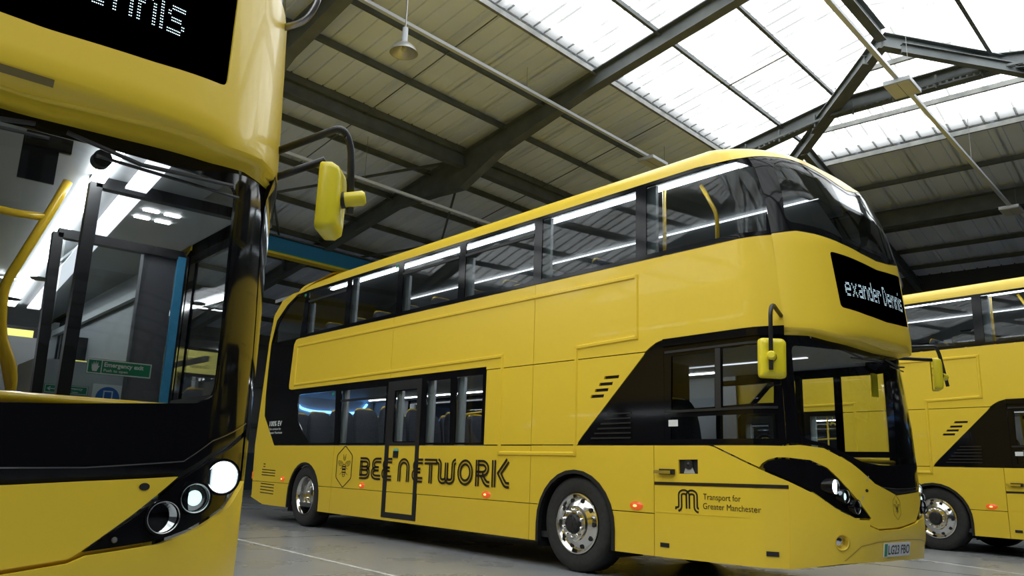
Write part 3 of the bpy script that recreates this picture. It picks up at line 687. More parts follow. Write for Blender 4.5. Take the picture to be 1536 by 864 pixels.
    pf('front_panel', [(.285, 1.27), (.396, 1.277), (.588, 1.257), (.825, 1.147), (1.1, .983), (1.463, .888), (1.82, .912), (2.14, .930), (1.975, .80), (1.825, .69), (1.79, .668), (H, .628), (1.09, .618), (.96, .655), (1.01, .701), (.832, .88), (.728, .985), (.608, 1.098), (.472, 1.156), (.285, 1.172)], YEL, res=.08)
    HO = [(.285, 1.160), (.469, 1.143), (.601, 1.088), (.718, .975), (.822, .872), (1.0, .702), (.837, .704), (.659, .78), (.479, .90), (.285, .992)]
    ho = pf('headlamp_housing', HO, BLK, off=-.004)
    HN = [(1.835, .688), (2.0, .80), (2.155, .918), (2.33, 1.0), (2.652, 1.10), (2.652, .925), (2.47, .826), (2.21, .742), (2.08, .712)]
    hn = pf('headlamp_housing', HN, BLK, off=-.004)
    prism('headlamp_tail', [(2.176, 1.082), (XB(.99), .992), (XB(1.16), 1.160), (2.29, 1.160), (2.215, 1.138), (2.178, 1.108)], BLK, side, (), .018, .06, B, -.004)
    bt = [(.285, .978), (.479, .886), (.659, .766), (.837, .690), (1.005, .688), (.96, .640), (1.09, .603), (H, .612), (1.79, .655), (1.84, .676), (2.08, .700), (2.21, .730), (2.47, .814), (2.652, .910)]
    bb = [(2.652, .31), (2.3, .325), (2.0, .345), (H, .355), (.9, .355), (.70, .345), (.45, .31), (.285, .285)]
    fogs = [[(c + .052 * math.cos(2 * math.pi * i / 18), .512 + .062 * math.sin(2 * math.pi * i / 18)) for i in range(18)] for c in (.69, MS - .69)]
    pf('bumper', bt + bb, YEL, fogs, off=.012, res=.08)
    for c in (.69, MS - .69):
        P = front(c, .512, 0); n_ = (front(c, .512, 0) - front(c, .512, -.05)).normalized(); M = n_.to_track_quat('Z', 'Y').to_matrix()
        for nm, pr, m in (('fog_lamp_bezel', [(.012, .062), (.018, .066), (.012, .056), (-.03, .046)], YEL), ('fog_lamp', [(-.03, .047), (-.028, .044), (-.02, .02), (-.018, .0001)], CHR)):
            mb = MB().lathe(pr, 2, n=28); mb.V = [P + M @ v for v in mb.V]; mb.build(nm, m, B, smooth=True)
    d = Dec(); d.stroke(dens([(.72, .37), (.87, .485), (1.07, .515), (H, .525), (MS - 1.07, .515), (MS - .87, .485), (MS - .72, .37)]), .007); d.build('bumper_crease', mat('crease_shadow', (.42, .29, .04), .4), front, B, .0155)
    pf('bumper_backing', [(.9, .56), (2.04, .56), (2.04, .75), (1.84, .70), (1.1, .70), (.9, .72)], YEL, off=-.021, th=.01)
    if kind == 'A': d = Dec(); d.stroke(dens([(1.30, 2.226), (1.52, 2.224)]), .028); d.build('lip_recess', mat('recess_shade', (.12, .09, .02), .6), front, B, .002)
    d = Dec(); d.stroke([(1.02, 1.045), (.915, .845)], .008); d.build('panel_seam', LGREY, front, B, .001)
    for a_, b_ in ((MS - .93, .895), (.978, .925)): d = Dec(); d.poly([(a_ + .02 * math.cos(t_), b_ + .013 * math.sin(t_)) for t_ in [2 * math.pi * i / 14 for i in range(14)]]); d.build('fixing_hole', DARK, front, B, .0015)
    d = Dec(); bee(d, 1.355 + .08, .79, .28, .205, lw=.035); d.build('front_emblem', VINYL, front, B, .002)
    # number plate
    pl = pf('number_plate', [(1.15, .395), (1.62, .395), (1.62, .505), (1.15, .505)], PLATE, th=.008, off=.022, res=.1)
    d = Dec(); d.poly([(1.155, .40), (1.20, .40), (1.20, .50), (1.155, .50)]); d.build('plate_band', GRN, front, pl, .0235)
    d = Dec(); textto(d, 'LG23 FBO', 1.215, .415, w=.39, hgt=.072, bold=.002); d.build('plate_lettering', VINYL, front, pl, .0235)
    # headlamps
    for hs, par in ((((.628, .948), (.731, .872), (.83, .79)), ho), (((2.378, .930), (2.227, .854), (2.09, .791)), hn)):
        for i, (s_, z_) in enumerate(hs):
            P = wscr(s_, z_, 0) if False else front(s_, z_, 0); r_ = (.058, .050, .052)[i]
            c = P + Vector((.035 if i == 0 else .02, 0, 0))
            pod = MB().lathe([(-.12, r_ * 1.1), (-.012, r_ * 1.22), (.004, r_ * 1.2), (.004, r_ * 1.06), (-.02, r_ * 1.0)], 0, c, 32).build('lamp_bezel', BLK, par, ang=30)
            ring = MB().lathe([(.0, r_ * 1.0), (.006, r_ * 1.06), (.0, r_ * 1.1)], 0, c, 32).build('lamp_ring', CHR, par, smooth=True)
            MB().lathe([(-.012, .0001), (-.012, r_ * (.9 if i == 0 else .45)), (-.02, r_)] if i < 2 else [(-.05, .0001), (-.045, r_ * .4), (-.02, r_)], 0, c, 28).build('lamp_reflector', HEADL if i == 0 else (HEADM if i == 1 else CHR), par)
            if i == 1: MB().lathe([(-.013, r_ * .45), (-.016, r_ * .99)], 0, c, 28).build('lamp_reflector', CHR, par)
            MB().lathe([(-.002, r_ * 1.0), (.006, r_ * .7), (.010, r_ * .35), (.011, .0001)], 0, c, 28).build('lamp_lens', LENS, par, smooth=True)
    c = front(1.926, .722, .0); MB().lathe([(.0, .010), (.006, .007), (.006, .0001)], 0, c + Vector((.004, 0, 0)), 14).build('parking_sensor', STEEL, B)
    # upper windscreen
    ub = sym([(.285, 3.14), (.50, 3.162), (.662, 3.135), (.931, 3.072), (1.2, 3.028), (H, 3.01)])
    ut = sym([(.285, 3.915), (.43, 3.935), (.77, 3.935), (1.0, 3.875), (1.25, 3.795), (H, 3.755)])
    ug = rnd([(.43, 3.30), (.46, 3.24), (.60, 3.215), (.75, 3.185), (.95, 3.125), (1.2, 3.08), (H, 3.065), (MS - 1.2, 3.08), (MS - .95, 3.125), (MS - .75, 3.185), (MS - .6, 3.215), (MS - .46, 3.24), (MS - .43, 3.30), (MS - .50, 3.84), (MS - .62, 3.895), (MS - .8, 3.89), (MS - 1.0, 3.83), (MS - 1.25, 3.755), (H, 3.715), (1.25, 3.755), (1.0, 3.83), (.8, 3.89), (.62, 3.895), (.50, 3.84)], .03, 2)
    pf('upper_windscreen_surround', ub + ut[::-1], BLK, [ug], th=.016, off=-.003)
    pf('upper_windscreen', ug, GLS, th=.006, off=-.006)
    # roof shell: rings from the gutter line up
    lev = [(None, 0), (4.0, .012), (4.045, .035), (4.08, .07), (4.115, .13), (4.145, .24), (4.17, .42), (4.19, .70), (4.20, 1.0)]
    xr = [-7.06, -6.98, -6.9, -6.8, -6.6, -6.4, -6.2, -6.0, -5.8]
    NS, NF = 30, 40; rings = []
    for li, (z, ins) in enumerate(lev):
        R_ = []
        for k in range(NS):
            x = xr[li] + (xs(z or 3.925) - xr[li]) * k / NS; R_.append(Vector((x, ins, z or 3.925)))
        for k in range(NF + 1):
            s_ = MS * k / NF; zt = ztop(s_) if z is None else z; p = front(s_, zt, 0); R_.append(Vector((p.x, ins + (W - 2 * ins) * p.y / W, zt if z is not None else zt)))
        for k in range(NS): a = R_[NS - 1 - k]; R_.append(Vector((a.x, W - a.y, a.z)))
        rings.append(R_)
    mb = MB(); n = len(rings[0])
    for R_ in rings: mb.V += R_
    for i in range(len(rings) - 1):
        for k in range(n - 1): a = i * n + k; mb.F.append((a, a + 1, a + n + 1, a + n))
    mb.F.append(tuple((len(rings) - 1) * n + k for k in range(n)))
    mb.build('roof_shell', YEL, B, ang=50)
    # tail: rounded rear shell across the bus, closed
    prof = [(-8.16, .38), (-8.17, .6), (-8.20, 1.0), (-8.24, 1.27), (-8.18, 1.9), (-8.12, 2.58), (-8.08, 3.11), (-7.97, 3.63), (-7.66, 3.88), (-7.26, 3.95), (-7.0, 3.97), (-6.8, 4.08), (-6.4, 4.145), (-5.9, 4.19), (-5.8, 4.2)]
    mb = MB(); yv = [0.0, .03, .12, .4, 1.15, 1.9, 2.18, 2.27, 2.3]; dxv = [.05, .02, 0, -.01, -.02, -.01, 0, .02, .05]
    for x, z in prof:
        for y, dx in zip(yv, dxv): mb.V.append(Vector((x + (dx if z < 3.9 else 0), y, z - (max(0, .4 - min(y, W - y)) * .25 if z > 3.96 else 0))))
    for i in range(len(prof) - 1):
        for k in range(8): a = i * 9 + k; mb.F.append((a, a + 1, a + 10, a + 9))
    mb.build('tail_shell', YEL, B, smooth=True)
    for y in (.06, W - .06):
        o = MB().box((-8.26, y - .05, .68), (-8.20, y + .05, .80)).build('tail_lamp', ORL, B)
    # floors, ceilings, underside
    mb = MB(); mb.box((-8.05, .08, .30), (2.0, W - .08, .36)); mb.box((2.0, .35, .30), (2.45, W - .35, .36)); mb.build('lower_floor', IFLR, B)
    mb = MB(); mb.box((-5.6, .45, .2), (-.65, W - .45, .3)); mb.box((-7.9, .45, .3), (-5.7, W - .45, .5)); mb.box((.6, .5, .24), (1.9, W - .5, .3)); mb.build('chassis', DARK, B)
    mb = MB(); mb.box((-8.0, .065, 2.19), (2.05, W - .065, 2.29)); mb.box((2.05, .32, 2.19), (2.5, W - .32, 2.29)); mb.build('deck_slab', CEIL, B)
    MB().box((-7.0, .07, 3.955), (1.9, W - .07, 3.985)).build('upper_ceiling', CEIL, B)
    MB().box((1.85, .32, 3.925), (2.2, W - .32, 3.935)).build('upper_ceiling', CEIL, B)
    MB().box((-8.0, .10, .9), (-7.9, W - .1, 2.19)).build('rear_bulkhead', LGREY, B)
    MB().box((-8.0, .10, 2.30), (-7.95, W - .1, 3.55)).build('rear_bulkhead', LGREY, B)
    if kind != 'A':
        MB().box((-7.4, W - .50, 2.176), (.5, W - .465, 2.188)).build('ceiling_light', LEDW, B); MB().box((-7.4, .30, 2.180), (-1.2, .34, 2.188)).build('ceiling_light', LEDW, B)
        MB().box((-1.0, 1.3, 2.180), (1.9, 1.34, 2.188)).build('ceiling_light', LEDW2, B)
    else:
        MB().bar((2.45, 1.50, 2.165), (-1.8, 1.80, 2.165), .055, .012).build('ceiling_light', LEDW, B); MB().bar((2.45, 1.66, 2.165), (-1.8, 1.96, 2.165), .09, .012).build('ceiling_light', LEDW2, B)
        MB().box((-7.0, .5, 2.17), (-2.2, .56, 2.18)).build('ceiling_light', LEDW, B)
    # glowing blue arc on the rear bulkhead
    MB().tube(bend([(-7.88, .55, 2.15), (-7.88, .62, 1.98), (-7.88, .9, 1.93), (-7.88, 1.75, 1.95), (-7.88, 1.95, 2.02), (-7.88, 2.05, 2.15)], .12), .022, 8).build('blue_glow_arc', GLOWB, B)
    if kind != 'A':
        for x in (-1.35, -2.6): MB().tube([(x, W - .12, 1.62), (x + .25, W - .12, 1.60), (x + .5, W - .12, 1.66)], .02, 8).build('blue_glow_arc', GLOWB, B)
    # seats
    ux = [-6.9 + .78 * k for k in range(11)]
    for x in ux:
        for y in (.34, .80) if kind != 'A' else (.34,): seat(B, x, y, 2.20)
        for y in ((1.52, 1.96) if kind != 'A' else (1.96,)): seat(B, x, y, 2.20)
    for x in [-7.2 + .76 * k for k in range(5)]:
        for y in (.34, .80): seat(B, x, y, .70)
        if kind != 'A':
            for y in (1.52, 1.96): seat(B, x, y, .70)
    # handrails
    def hr(pts, r=.017, name='handrail'): return MB().tube(bend(pts, .08), r, 8).build(name, HANDY, B, smooth=True)
    if kind != 'A':
        hr([(1.45, .5, 2.3), (1.45, .5, 3.6), (1.30, .45, 3.93)], .022); hr([(.98, .25, 2.3), (.98, .25, 3.9)], .02)
        hr([(-1.35, .18, 3.0), (-1.35, .18, 3.22), (-1.0, .30, 3.19)], .02)
        hr([(-2.9, .7, .4), (-2.9, .7, 1.72), (-1.6, .7, 1.78), (-1.0, .7, 1.78)]); hr([(-2.25, .7, .4), (-2.25, .7, 2.17)]); hr([(-1.75, .72, .4), (-1.75, .72, 1.78)])
        hr([(-3.35, .9, .4), (-3.35, .9, 1.9), (-3.5, .9, 2.17)]); hr([(-3.1, 1.3, .4), (-3.1, 1.3, 2.17)]); hr([(-4.75, .7, 1.6), (-4.75, .7, 1.95), (-4.9, .7, 2.17)])
        for x in (-2.15, -1.9, -1.6): MB().tube(arc3((x, .72, 2.0), .05), .012, 8).build('hanging_strap', HANDY, B)
        hr([(1.62, 1.35, .4), (1.62, 1.35, 2.17)], .02); hr([(.75, 1.5, .4), (.75, 1.5, 2.17)], .017)
        # driver's seat and partition
        MB().box((.62, .12, .36), (.66, 1.05, 2.17)).build('cab_bulkhead', MBLK, B); seat(B, 1.0, .5, .62)
        mb = MB()
        for a, b in (((1.0, 1.1, .4), (1.0, 1.1, 2.17)), ((1.95, 1.05, .4), (1.95, 1.05, 1.95)), ((1.0, 1.1, 1.95), (1.95, 1.05, 1.95))): mb.bar(a, b, .05, .05)
        mb.build('partition_frame', MBLK, B)
        mb = MB(); mb.box((2.05, .25, .9), (2.4, 1.0, 1.12)); mb.build('dashboard', MBLK, B)
        sw = MB(); sw.tube([Vector((1.85 + .10 * math.cos(a) * .35, .55 + .22 * math.sin(a), 1.18 + .2 * math.cos(a))) for a in [2 * math.pi * i / 20 for i in range(21)]], .015, 6, False); sw.build('steering_wheel', MBLK, B)
        o = MB().box((2.48, 1.42, 1.78), (2.50, 1.52, 2.0)).build('interior_mirror', YELM, B)
    # bar across the windscreen
    hr([(2.30, .45, 1.185), (2.42, .8, 1.185), (2.42, 1.5, 1.185), (2.40, 1.95, 1.185)], .022)
    # wipers and top edge clutter
    for s0, s1 in ((.9, 1.5), (1.6, 2.25)):
        MB().tube([wscr(s0, 2.10, .03), wscr(s0 + .25, 2.05, .035), wscr(s1, 2.10, .03)], .009, 6).build('wiper_arm', MBLK, B)
        MB().tube([wscr(s0 + .1, 2.045, .022), wscr(s1 + .05, 2.065, .022)], .007, 6).build('wiper_blade', MBLK, B)
    # mirrors
    def mirror(c, yaw, arms, tip):
        a = MB()
        for p in arms: a.tube(bend(p, .07), .018, 10)
        A_ = a.build('mirror_arm', MBLK, B, smooth=True)
        out = rnd([(-.115, -.165), (.11, -.165), (.118, .14), (.09, .165), (-.11, .165)], .035, 4); V = []; n = len(out)
        for dx, sc in ((-.035, .97), (-.03, 1), (.015, 1), (.045, .86), (.055, .6)):
            for y, z in out: V.append((dx, y * sc, z * (1 - (1 - sc) * .7)))
        Fc = [(i * n + k, i * n + (k + 1) % n, (i + 1) * n + (k + 1) % n, (i + 1) * n + k) for i in range(4) for k in range(n)] + [tuple(4 * n + k for k in range(n))]
        hd = mk('mirror_head', V, Fc, YELM, B, ang=50); hd.location = c; hd.rotation_euler = (0, 0, yaw)
        g = mk('mirror_glass', [(-.03, y * .95, z * .95) for y, z in out], [tuple(range(n))[::-1]], mat('mirror', (.6, .62, .63), .03, 1) if 'mirror' not in bpy.data.materials else bpy.data.materials['mirror'], hd)
        k = MB().tube([Vector(c), Vector(tip), Vector(tip) + (Vector(tip) - Vector(c)).normalized() * .012], [.036, .036, .026], 16).build('mirror_knuckle', YELM, B, ang=30)
        k2 = MB().tube([Vector(c), Vector(c).lerp(Vector(tip), .45)], .040, 16).build('mirror_collar', MBLK, B, ang=30)
    mirror((2.42, -.17, 1.965), -.6, [[(2.32, .20, 2.36), (2.44, -.16, 2.42), (2.47, -.25, 2.36), (2.455, -.25, 1.86)]], (2.48, -.28, 1.975))
    if kind == 'A':
        mirror((2.46, 2.425, 2.19), .85, [[(2.22, 2.16, 2.40), (2.5, 2.44, 2.56), (2.50, 2.49, 2.47), (2.50, 2.51, 2.14)], [(2.22, 2.16, 2.27), (2.42, 2.40, 2.40)]], (2.55, 2.545, 2.215))
        MB().box((2.16, 2.10, 2.22), (2.26, 2.2, 2.42)).build('mirror_bracket', MBLK, B)
        MB().tube(bend([(2.24, 2.15, 3.06), (2.36, 2.26, 3.10), (2.40, 2.30, 3.22), (2.34, 2.28, 3.8), (2.2, 2.16, 3.9)], .06), .017, 10).build('branch_guard', STEEL, B, smooth=True)
    else:
        mirror((2.60, 2.62, 2.10), .5, [[(2.40, 1.98, 2.32), (2.60, 2.66, 2.40), (2.60, 2.74, 2.34), (2.62, 2.84, 2.0)], [(2.40, 1.98, 2.22), (2.60, 2.70, 2.26)]], (2.62, 2.80, 2.09))
        MB().tube(bend([(2.40, 2.14, 2.93), (2.50, 2.22, 2.955), (2.47, 2.2, 3.13), (2.36, 2.2, 3.57), (2.26, 2.2, 3.75), (2.15, 2.18, 3.88)], .06), .017, 10).build('branch_guard', STEEL, B, smooth=True)
    return B
def arc3(c, r):
    return [Vector((c[0] + r * math.cos(a), c[1], c[2] + r * math.sin(a))) for a in [math.pi * i / 8 for i in range(9)]] + [Vector((c[0], c[1], c[2] + .16))]

def copy_tree(o, parent=None):
    c = o.copy(); COL.objects.link(c); c.parent = parent
    for ch in list(o.children): copy_tree(ch, c)
    return c

# ------------------------------------------------------------------ the hall
def struct(name, mb, m): o = mb.build(name, m); o['kind'] = 'structure'; return o
def quad(a, b, c, d): return MB().add([a, b, c, d], [(0, 1, 2, 3)])
fl = MB(); fl.add([st(SL, TF, -CZ), st(SRT, TF, -CZ), st(SRT, TB, -CZ), st(SL, TB, -CZ), st(SL, TF, -CZ - .2), st(SRT, TF, -CZ - .2), st(SRT, TB, -CZ - .2), st(SL, TB, -CZ - .2)], [(0, 1, 2, 3), (7, 6, 5, 4)])
floor = struct('floor', fl, CONC)
def line(a, b, w=.05):
    o = MB().bar((a[0], a[1], .002), (b[0], b[1], .002), w, .003).build('painted_line', WLIN, floor)
line((-12, -1.60), (2.2, -1.84)); line((-6, 8.3 - .3), (.6, 5.66)); line((.6, 5.66), (6.5, 3.36))
line((-12, -9.2), (4, -9.2)); 
def joint(a, b): MB().bar((a[0], a[1], .001), (b[0], b[1], .001), .012, .002).build('floor_joint', DARK, floor)
joint((-15, 4.2), (12, 4.2)); joint((-15, -4.0), (12, -4.0)); joint((3.6, -12), (3.6, 16)); joint((-4.5, -12), (-4.5, 16)); joint((-13, -12), (-13, 16)); joint((-15, 12), (12, 12))
WL = empty('wall_left', kind='structure'); WBk = empty('wall_back', kind='structure'); WR = empty('wall_right', kind='structure'); WF = empty('wall_front', kind='structure')
def wallpanels(par, a, b, top, m, step=1.0, lowm=None, lowh=0):
    n = int(round(math.hypot(b[0] - a[0], b[1] - a[1]) / step)); 
    for i in range(n):
        p = [a[0] + (b[0] - a[0]) * i / n, a[1] + (b[1] - a[1]) * i / n]; q = [a[0] + (b[0] - a[0]) * (i + 1) / n, a[1] + (b[1] - a[1]) * (i + 1) / n]
        d = (q[0] - p[0], q[1] - p[1]); g = .006
        P = (p[0] + d[0] * g, p[1] + d[1] * g); Q = (q[0] - d[0] * g, q[1] - d[1] * g)
        z0 = -CZ + lowh
        V = [st(*P, z0), st(*Q, z0), st(*Q, top(*Q)), st(*P, top(*P))]; nrm = (V[1] - V[0]).cross(Vector((0, 0, 1))).normalized()
        mid = [V[0].lerp(V[1], .15) , V[0].lerp(V[1], .85)]; midt = [V[3].lerp(V[2], .15), V[3].lerp(V[2], .85)]
        mb = MB().add([V[0], mid[0] - nrm * .04, mid[1] - nrm * .04, V[1], V[2], midt[1] - nrm * .04, midt[0] - nrm * .04, V[3]], [(0, 1, 6, 7), (1, 2, 5, 6), (2, 3, 4, 5)])
        mb.build('cladding_panel', m, par)
    V = [st(*a, -CZ), st(*b, -CZ), st(*b, top(*b) + .16), st(*a, top(*a) + .16)]; nrm = (V[1] - V[0]).cross(Vector((0, 0, 1))).normalized() * .03
    if abs(a[0] - b[0]) > 1: V[2:2] = []; xs__ = [b[0] + (a[0] - b[0]) * i / 20 for i in range(21)]; V = V[:2] + [st(x, a[1], top(x, a[1]) + .16) for x in xs__]
    MB().add([v + nrm for v in V], [tuple(range(len(V)))]).build('wall_backing', m, par)  # added behind the cladding to stop light leaking through panel gaps
    if lowh: MB().bar(st(*a, -CZ + lowh / 2), st(*b, -CZ + lowh / 2), .16, lowh).build('wall_base', lowm, par)
wallpanels(WL, (SL, TF), (SL, TB), hroof, CLAD, 1.0, TEALW, 1.25)
for hz_ in (1.2, 2.6, 4.0): MB().bar(st(SL + .1, TF, hz_), st(SL + .1, TB, hz_), .12, .14).build('sheeting_rail', STL, WL)
wallpanels(WBk, (SL, TB), (SRT, TB), lambda s, t: hroof(s, t) if s > -26 else 4, CLADD, 1.0)
wallpanels(WR, (SRT, TB), (SRT, TF), hroof, CLADD, 1.0)
wallpanels(WF, (SRT, TF), (SL, TF), hroof, CLADD, 1.0)
CL = empty('ceiling', kind='structure')
_rs = [0]
def ribsheet(name, m, A, Bq, u, wdt, thick=True):
    """sheet between lower edge line A(2 pts: w=0,1) and upper edge; three raised ribs hanging inside"""
    def pt(w, v):   # w across width, v 0..1 along slope
        return A(w).lerp(Bq(w), v)
    ws = [0.0]
    for c in (1 / 6, .5, 5 / 6): ws += [c - .022, c - .012, c + .012, c + .022]
    ws.append(1.0)
    V = []
    _rs[0] ^= 1
    for i, w in enumerate(ws):
        d = (.03 if (i % 4) in (2, 3) and 0 < i < 13 else 0.0) + .008 * _rs[0]
        a, b = pt(w, 0), pt(w, 1); V += [a + Vector((0, 0, d)), b + Vector((0, 0, d))]
    Fc = [(2 * i, 2 * i + 2, 2 * i + 3, 2 * i + 1) for i in range(len(ws) - 1)]
    o = mk(name, V, Fc, m, CL)
    if m is RLT:
        o.data.materials.append(RLD)
        for i, p in enumerate(o.data.polygons): p.material_index = 1 if i in (1, 2, 3, 5, 6, 7, 9, 10, 11) else 0
    return o
def rz_(s, t, base): return base(s, t)
main_l = lambda s, t: K0 + PA * s; main_r = lambda s, t: HR - PA * (s - SR); hip = lambda s, t: HR - PA * (t - TR)
for k in range(int(TB - TF)):
    t0, t1 = TF + k, TF + k + 1; G_ = .004
    def S_end(t, lim, sg):      # where the sheet meets ridge or hip
        hp = SR + sg * max(0, t - TR); return min(lim, hp) if sg < 0 else max(lim, hp)
    tw = lambda w: t0 - .03 + 1.06 * w
    # left slope
    if S_end(t1, 0, -1) > -8.9 + .05: ribsheet('rooflight_sheet', RLT, lambda w: st(-8.9, tw(w), main_l(-8.9, 0)), lambda w: (lambda s: st(s, tw(w), main_l(s, 0)))(max(-8.9, S_end(tw(w), SR, -1))), 0, 1)
    ll_ = -20 if t1 <= 3 else -8.9
    if t1 <= 3: ribsheet('rooflight_sheet', RLT, lambda w: st(-20, tw(w), main_l(-20, 0)), lambda w: st(-8.9, tw(w), main_l(-8.9, 0)), 0, 1)  # unseen extra rooflights behind the camera, added for more light in the hall
    ribsheet('roof_sheet', SHEET, lambda w: st(SL, tw(w), main_l(SL, 0)), lambda w: (lambda s: st(s, tw(w), main_l(s, 0)))(min(ll_, S_end(tw(w), SR, -1))), 0, 1)
    if S_end(t1, 0, 1) < -.1 - .05 or t1 <= TR: ribsheet('rooflight_sheet', RLT, lambda w: st(-.1, tw(w), main_r(-.1, 0)), lambda w: (lambda s: st(s, tw(w), main_r(s, 0)))(min(-.1, max(SR, SR + max(0, tw(w) - TR)))), 0, 1)
    lo_ = 3.2 if t1 <= 9 else -.1
    if t1 <= 9: ribsheet('rooflight_sheet', RLT, lambda w: st(3.2, tw(w), main_r(3.2, 0)), lambda w: st(-.1, tw(w), main_r(-.1, 0)), 0, 1)  # wider rooflight band out of view, added to brighten the buses
    ribsheet('roof_sheet', SHEET, lambda w: st(SRT, tw(w), main_r(SRT, 0)), lambda w: (lambda s: st(s, tw(w), main_r(s, 0)))(max(lo_, SR + max(0, tw(w) - TR))), 0, 1)
k0 = 11
for k in range(-k0 - 1, k0 + 1):
    s0, s1 = SR + k, SR + k + 1; sw_ = lambda w: s0 - .03 + 1.06 * w; th_ = lambda s: TR + abs(s - SR)
    if min(abs(s0 - SR), abs(s1 - SR)) < 3.8: ribsheet('rooflight_sheet', RLT, lambda w: st(sw_(w), 19.5, hip(0, 19.5)), lambda w: (lambda t: st(sw_(w), t, hip(0, t)))(min(19.5, th_(sw_(w)))), 0, 1)
    ribsheet('roof_sheet', SHEET, lambda w: st(sw_(w), TB, hip(0, TB)), lambda w: (lambda t: st(sw_(w), t, hip(0, t)))(min(TB, max(19.5, th_(sw_(w))))), 0, 1)
dk = Vector((0, 0, .10))
def leak_backing(*P): V = [p + dk for p in P]; W_ = [p + dk * 2 for p in P]; n = len(P); MB().add(V + W_, [tuple(range(n)), tuple(range(2 * n - 1, n - 1, -1))] + [(i, (i + 1) % n, (i + 1) % n + n, i + n) for i in range(n)]).build('roof_leak_backing', CLADD, CL)  # unseen sheet added above the roof to stop sky leaking through seams
ml = lambda s, t: st(s, t, main_l(s, t)); mr = lambda s, t: st(s, t, main_r(s, t)); hp_ = lambda s, t: st(s, t, hip(s, t))
leak_backing(ml(SL, 3), ml(-8.9, 3), ml(-8.9, TR + SR + 8.9 - SR * 0 - 0 if False else TR + 4.4), ml(SR - 11.6, TB), ml(SL, TB)); leak_backing(ml(SL, TF), ml(-20, TF), ml(-20, 3), ml(SL, 3))
leak_backing(mr(3.2, TF), mr(SRT, TF), mr(SRT, 9), mr(3.2, 9)); leak_backing(mr(-.1, 9), mr(SRT, 9), mr(SRT, TB), mr(SR + 11.6, TB), mr(-.1, TR + 4.4))
leak_backing(hp_(SR - 3.84, 19.5), hp_(SR + 3.84, 19.5), hp_(SR + 11.6, TB), hp_(SR - 11.6, TB))
def purlin(a, b, m=STL, hh=.15, name='purlin'):
    mb = MB(); a = a + Vector((0, 0, -.05 - hh / 2)); b = b + Vector((0, 0, -.05 - hh / 2))
    mb.bar(a, b, .012, hh); d = (b - a).normalized(); r = d.cross(Vector((0, 0, 1))).normalized() * .03
    mb.bar(a + r + Vector((0, 0, -hh / 2)), b + r + Vector((0, 0, -hh / 2)), .065, .008); mb.bar(a - r + Vector((0, 0, hh / 2)), b - r + Vector((0, 0, hh / 2)), .065, .008)
    return mb.build(name, m, CL)
PL = [-24.2, -22.7, -21.2, -19.7, -18.2, -16.7, -15.2, -13.8, -12.6, -11.36, -10.25, -8.9, -7.39, -6.03]
for s in PL:
    te = min(TB, TR + (SR - s)) if s > SR - 11.6 else TB
    purlin(st(s, TF, main_l(s, 0)), st(s, te, main_l(s, 0)), GALV if s == -8.9 else STL)
for s in [-2.95, -1.6, -.1, 1.3, 2.7, 4.1, 5.5, 6.9, 8.4, 9.9, 11.4, 13, 14.5]:
    te = min(TB, TR + (s - SR)); purlin(st(s, TF, main_r(s, 0)), st(s, te, main_r(s, 0)), GALV if s == -.1 else STL)
for t in (16.4, 18.1, 19.5, 21.0, 23.5, 24.95, 26.1):
    w_ = t - TR; purlin(st(SR - w_, t, hip(0, t)), st(SR + w_, t, hip(0, t)), GALV if t < 20 else STL, .13)
MB().ibeam(st(SR, TF, HR - .2), st(SR, TR, HR - .2), .18, .26).build('ridge_beam', STL, CL)
for sg in (-1, 1):
    L_ = TB - TR; MB().ibeam(st(SR, TR, HR - .34), st(SR + sg * L_, TB, HR - PA * L_ - .34), .2, .3).build('hip_rafter', STL, CL)
    MB().ibeam(st(SR + sg * .35, TR + .0, HR - .62), st(SR + sg * 2.2, TR + 1.85, HR - .36 - .62), .12, .2).build('hip_brace', STL, CL)
    MB().ibeam(st(SR + sg * 2.8, TR + 2.8, hip(0, TR + 2.8) - .4), st(SR + sg * 2.8, TB, hip(0, TB) - .4), .16, .3).build('hip_jack_rafter', STL, CL)
def rafter(t, hipf=False):
    mb = MB(); top_ = lambda s: (min(main_l(s, t), main_r(s, t), hip(s, t) if t > TR else 99)) - .15
    pts = [SL, -15, -13.6, -12.64, -11.4, -9] + ([SR - (t - TR), SR + (t - TR)] if t > TR else [SR]) + [2, 4.2, 6, 9, SRT]
    dep = {-13.6: .62, -12.64: .85, -11.4: .50}
    for i in range(len(pts) - 1):
        a, b = pts[i], pts[i + 1]; da, db = dep.get(a, .34), dep.get(b, .34)
        ta, tb_ = st(a, t, top_(a)), st(b, t, top_(b)); ba, bb_ = ta - Vector((0, 0, da)), tb_ - Vector((0, 0, db))
        mb.bar(ta, tb_, .22, .02, EY.cross(tb_ - ta)); mb.bar(ba, bb_, .22, .02, EY.cross(bb_ - ba))
        e = EY * .008; mb.add([ta - e, tb_ - e, bb_ - e, ba - e, ta + e, tb_ + e, bb_ + e, ba + e], [(0, 1, 2, 3), (7, 6, 5, 4)])
    return mb.build('portal_rafter', STL, CL)
for t in (-9.65, -4.3, 1.05, 6.4, 11.75, 17.1): rafter(t)
for s in (SL + .25, SRT - .25):
    for t in (-9.65, -4.3, 1.05, 6.4, 11.75, 17.1, 22.4): MB().bar(st(s, t, -CZ), st(s, t, hroof(s, t) - .3), .3, .2, EX).build('steel_column', STL, WL if s < 0 else WR)
MB().ibeam(st(-12.64, TF, 7.05), st(-12.64, TB - .3, 7.05), .22, .62).build('longitudinal_girder', STL, CL)
MB().ibeam(st(-16, 22.35, 7.1), st(7, 22.35, 7.1), .22, .45).build('cross_girder', STL, CL)
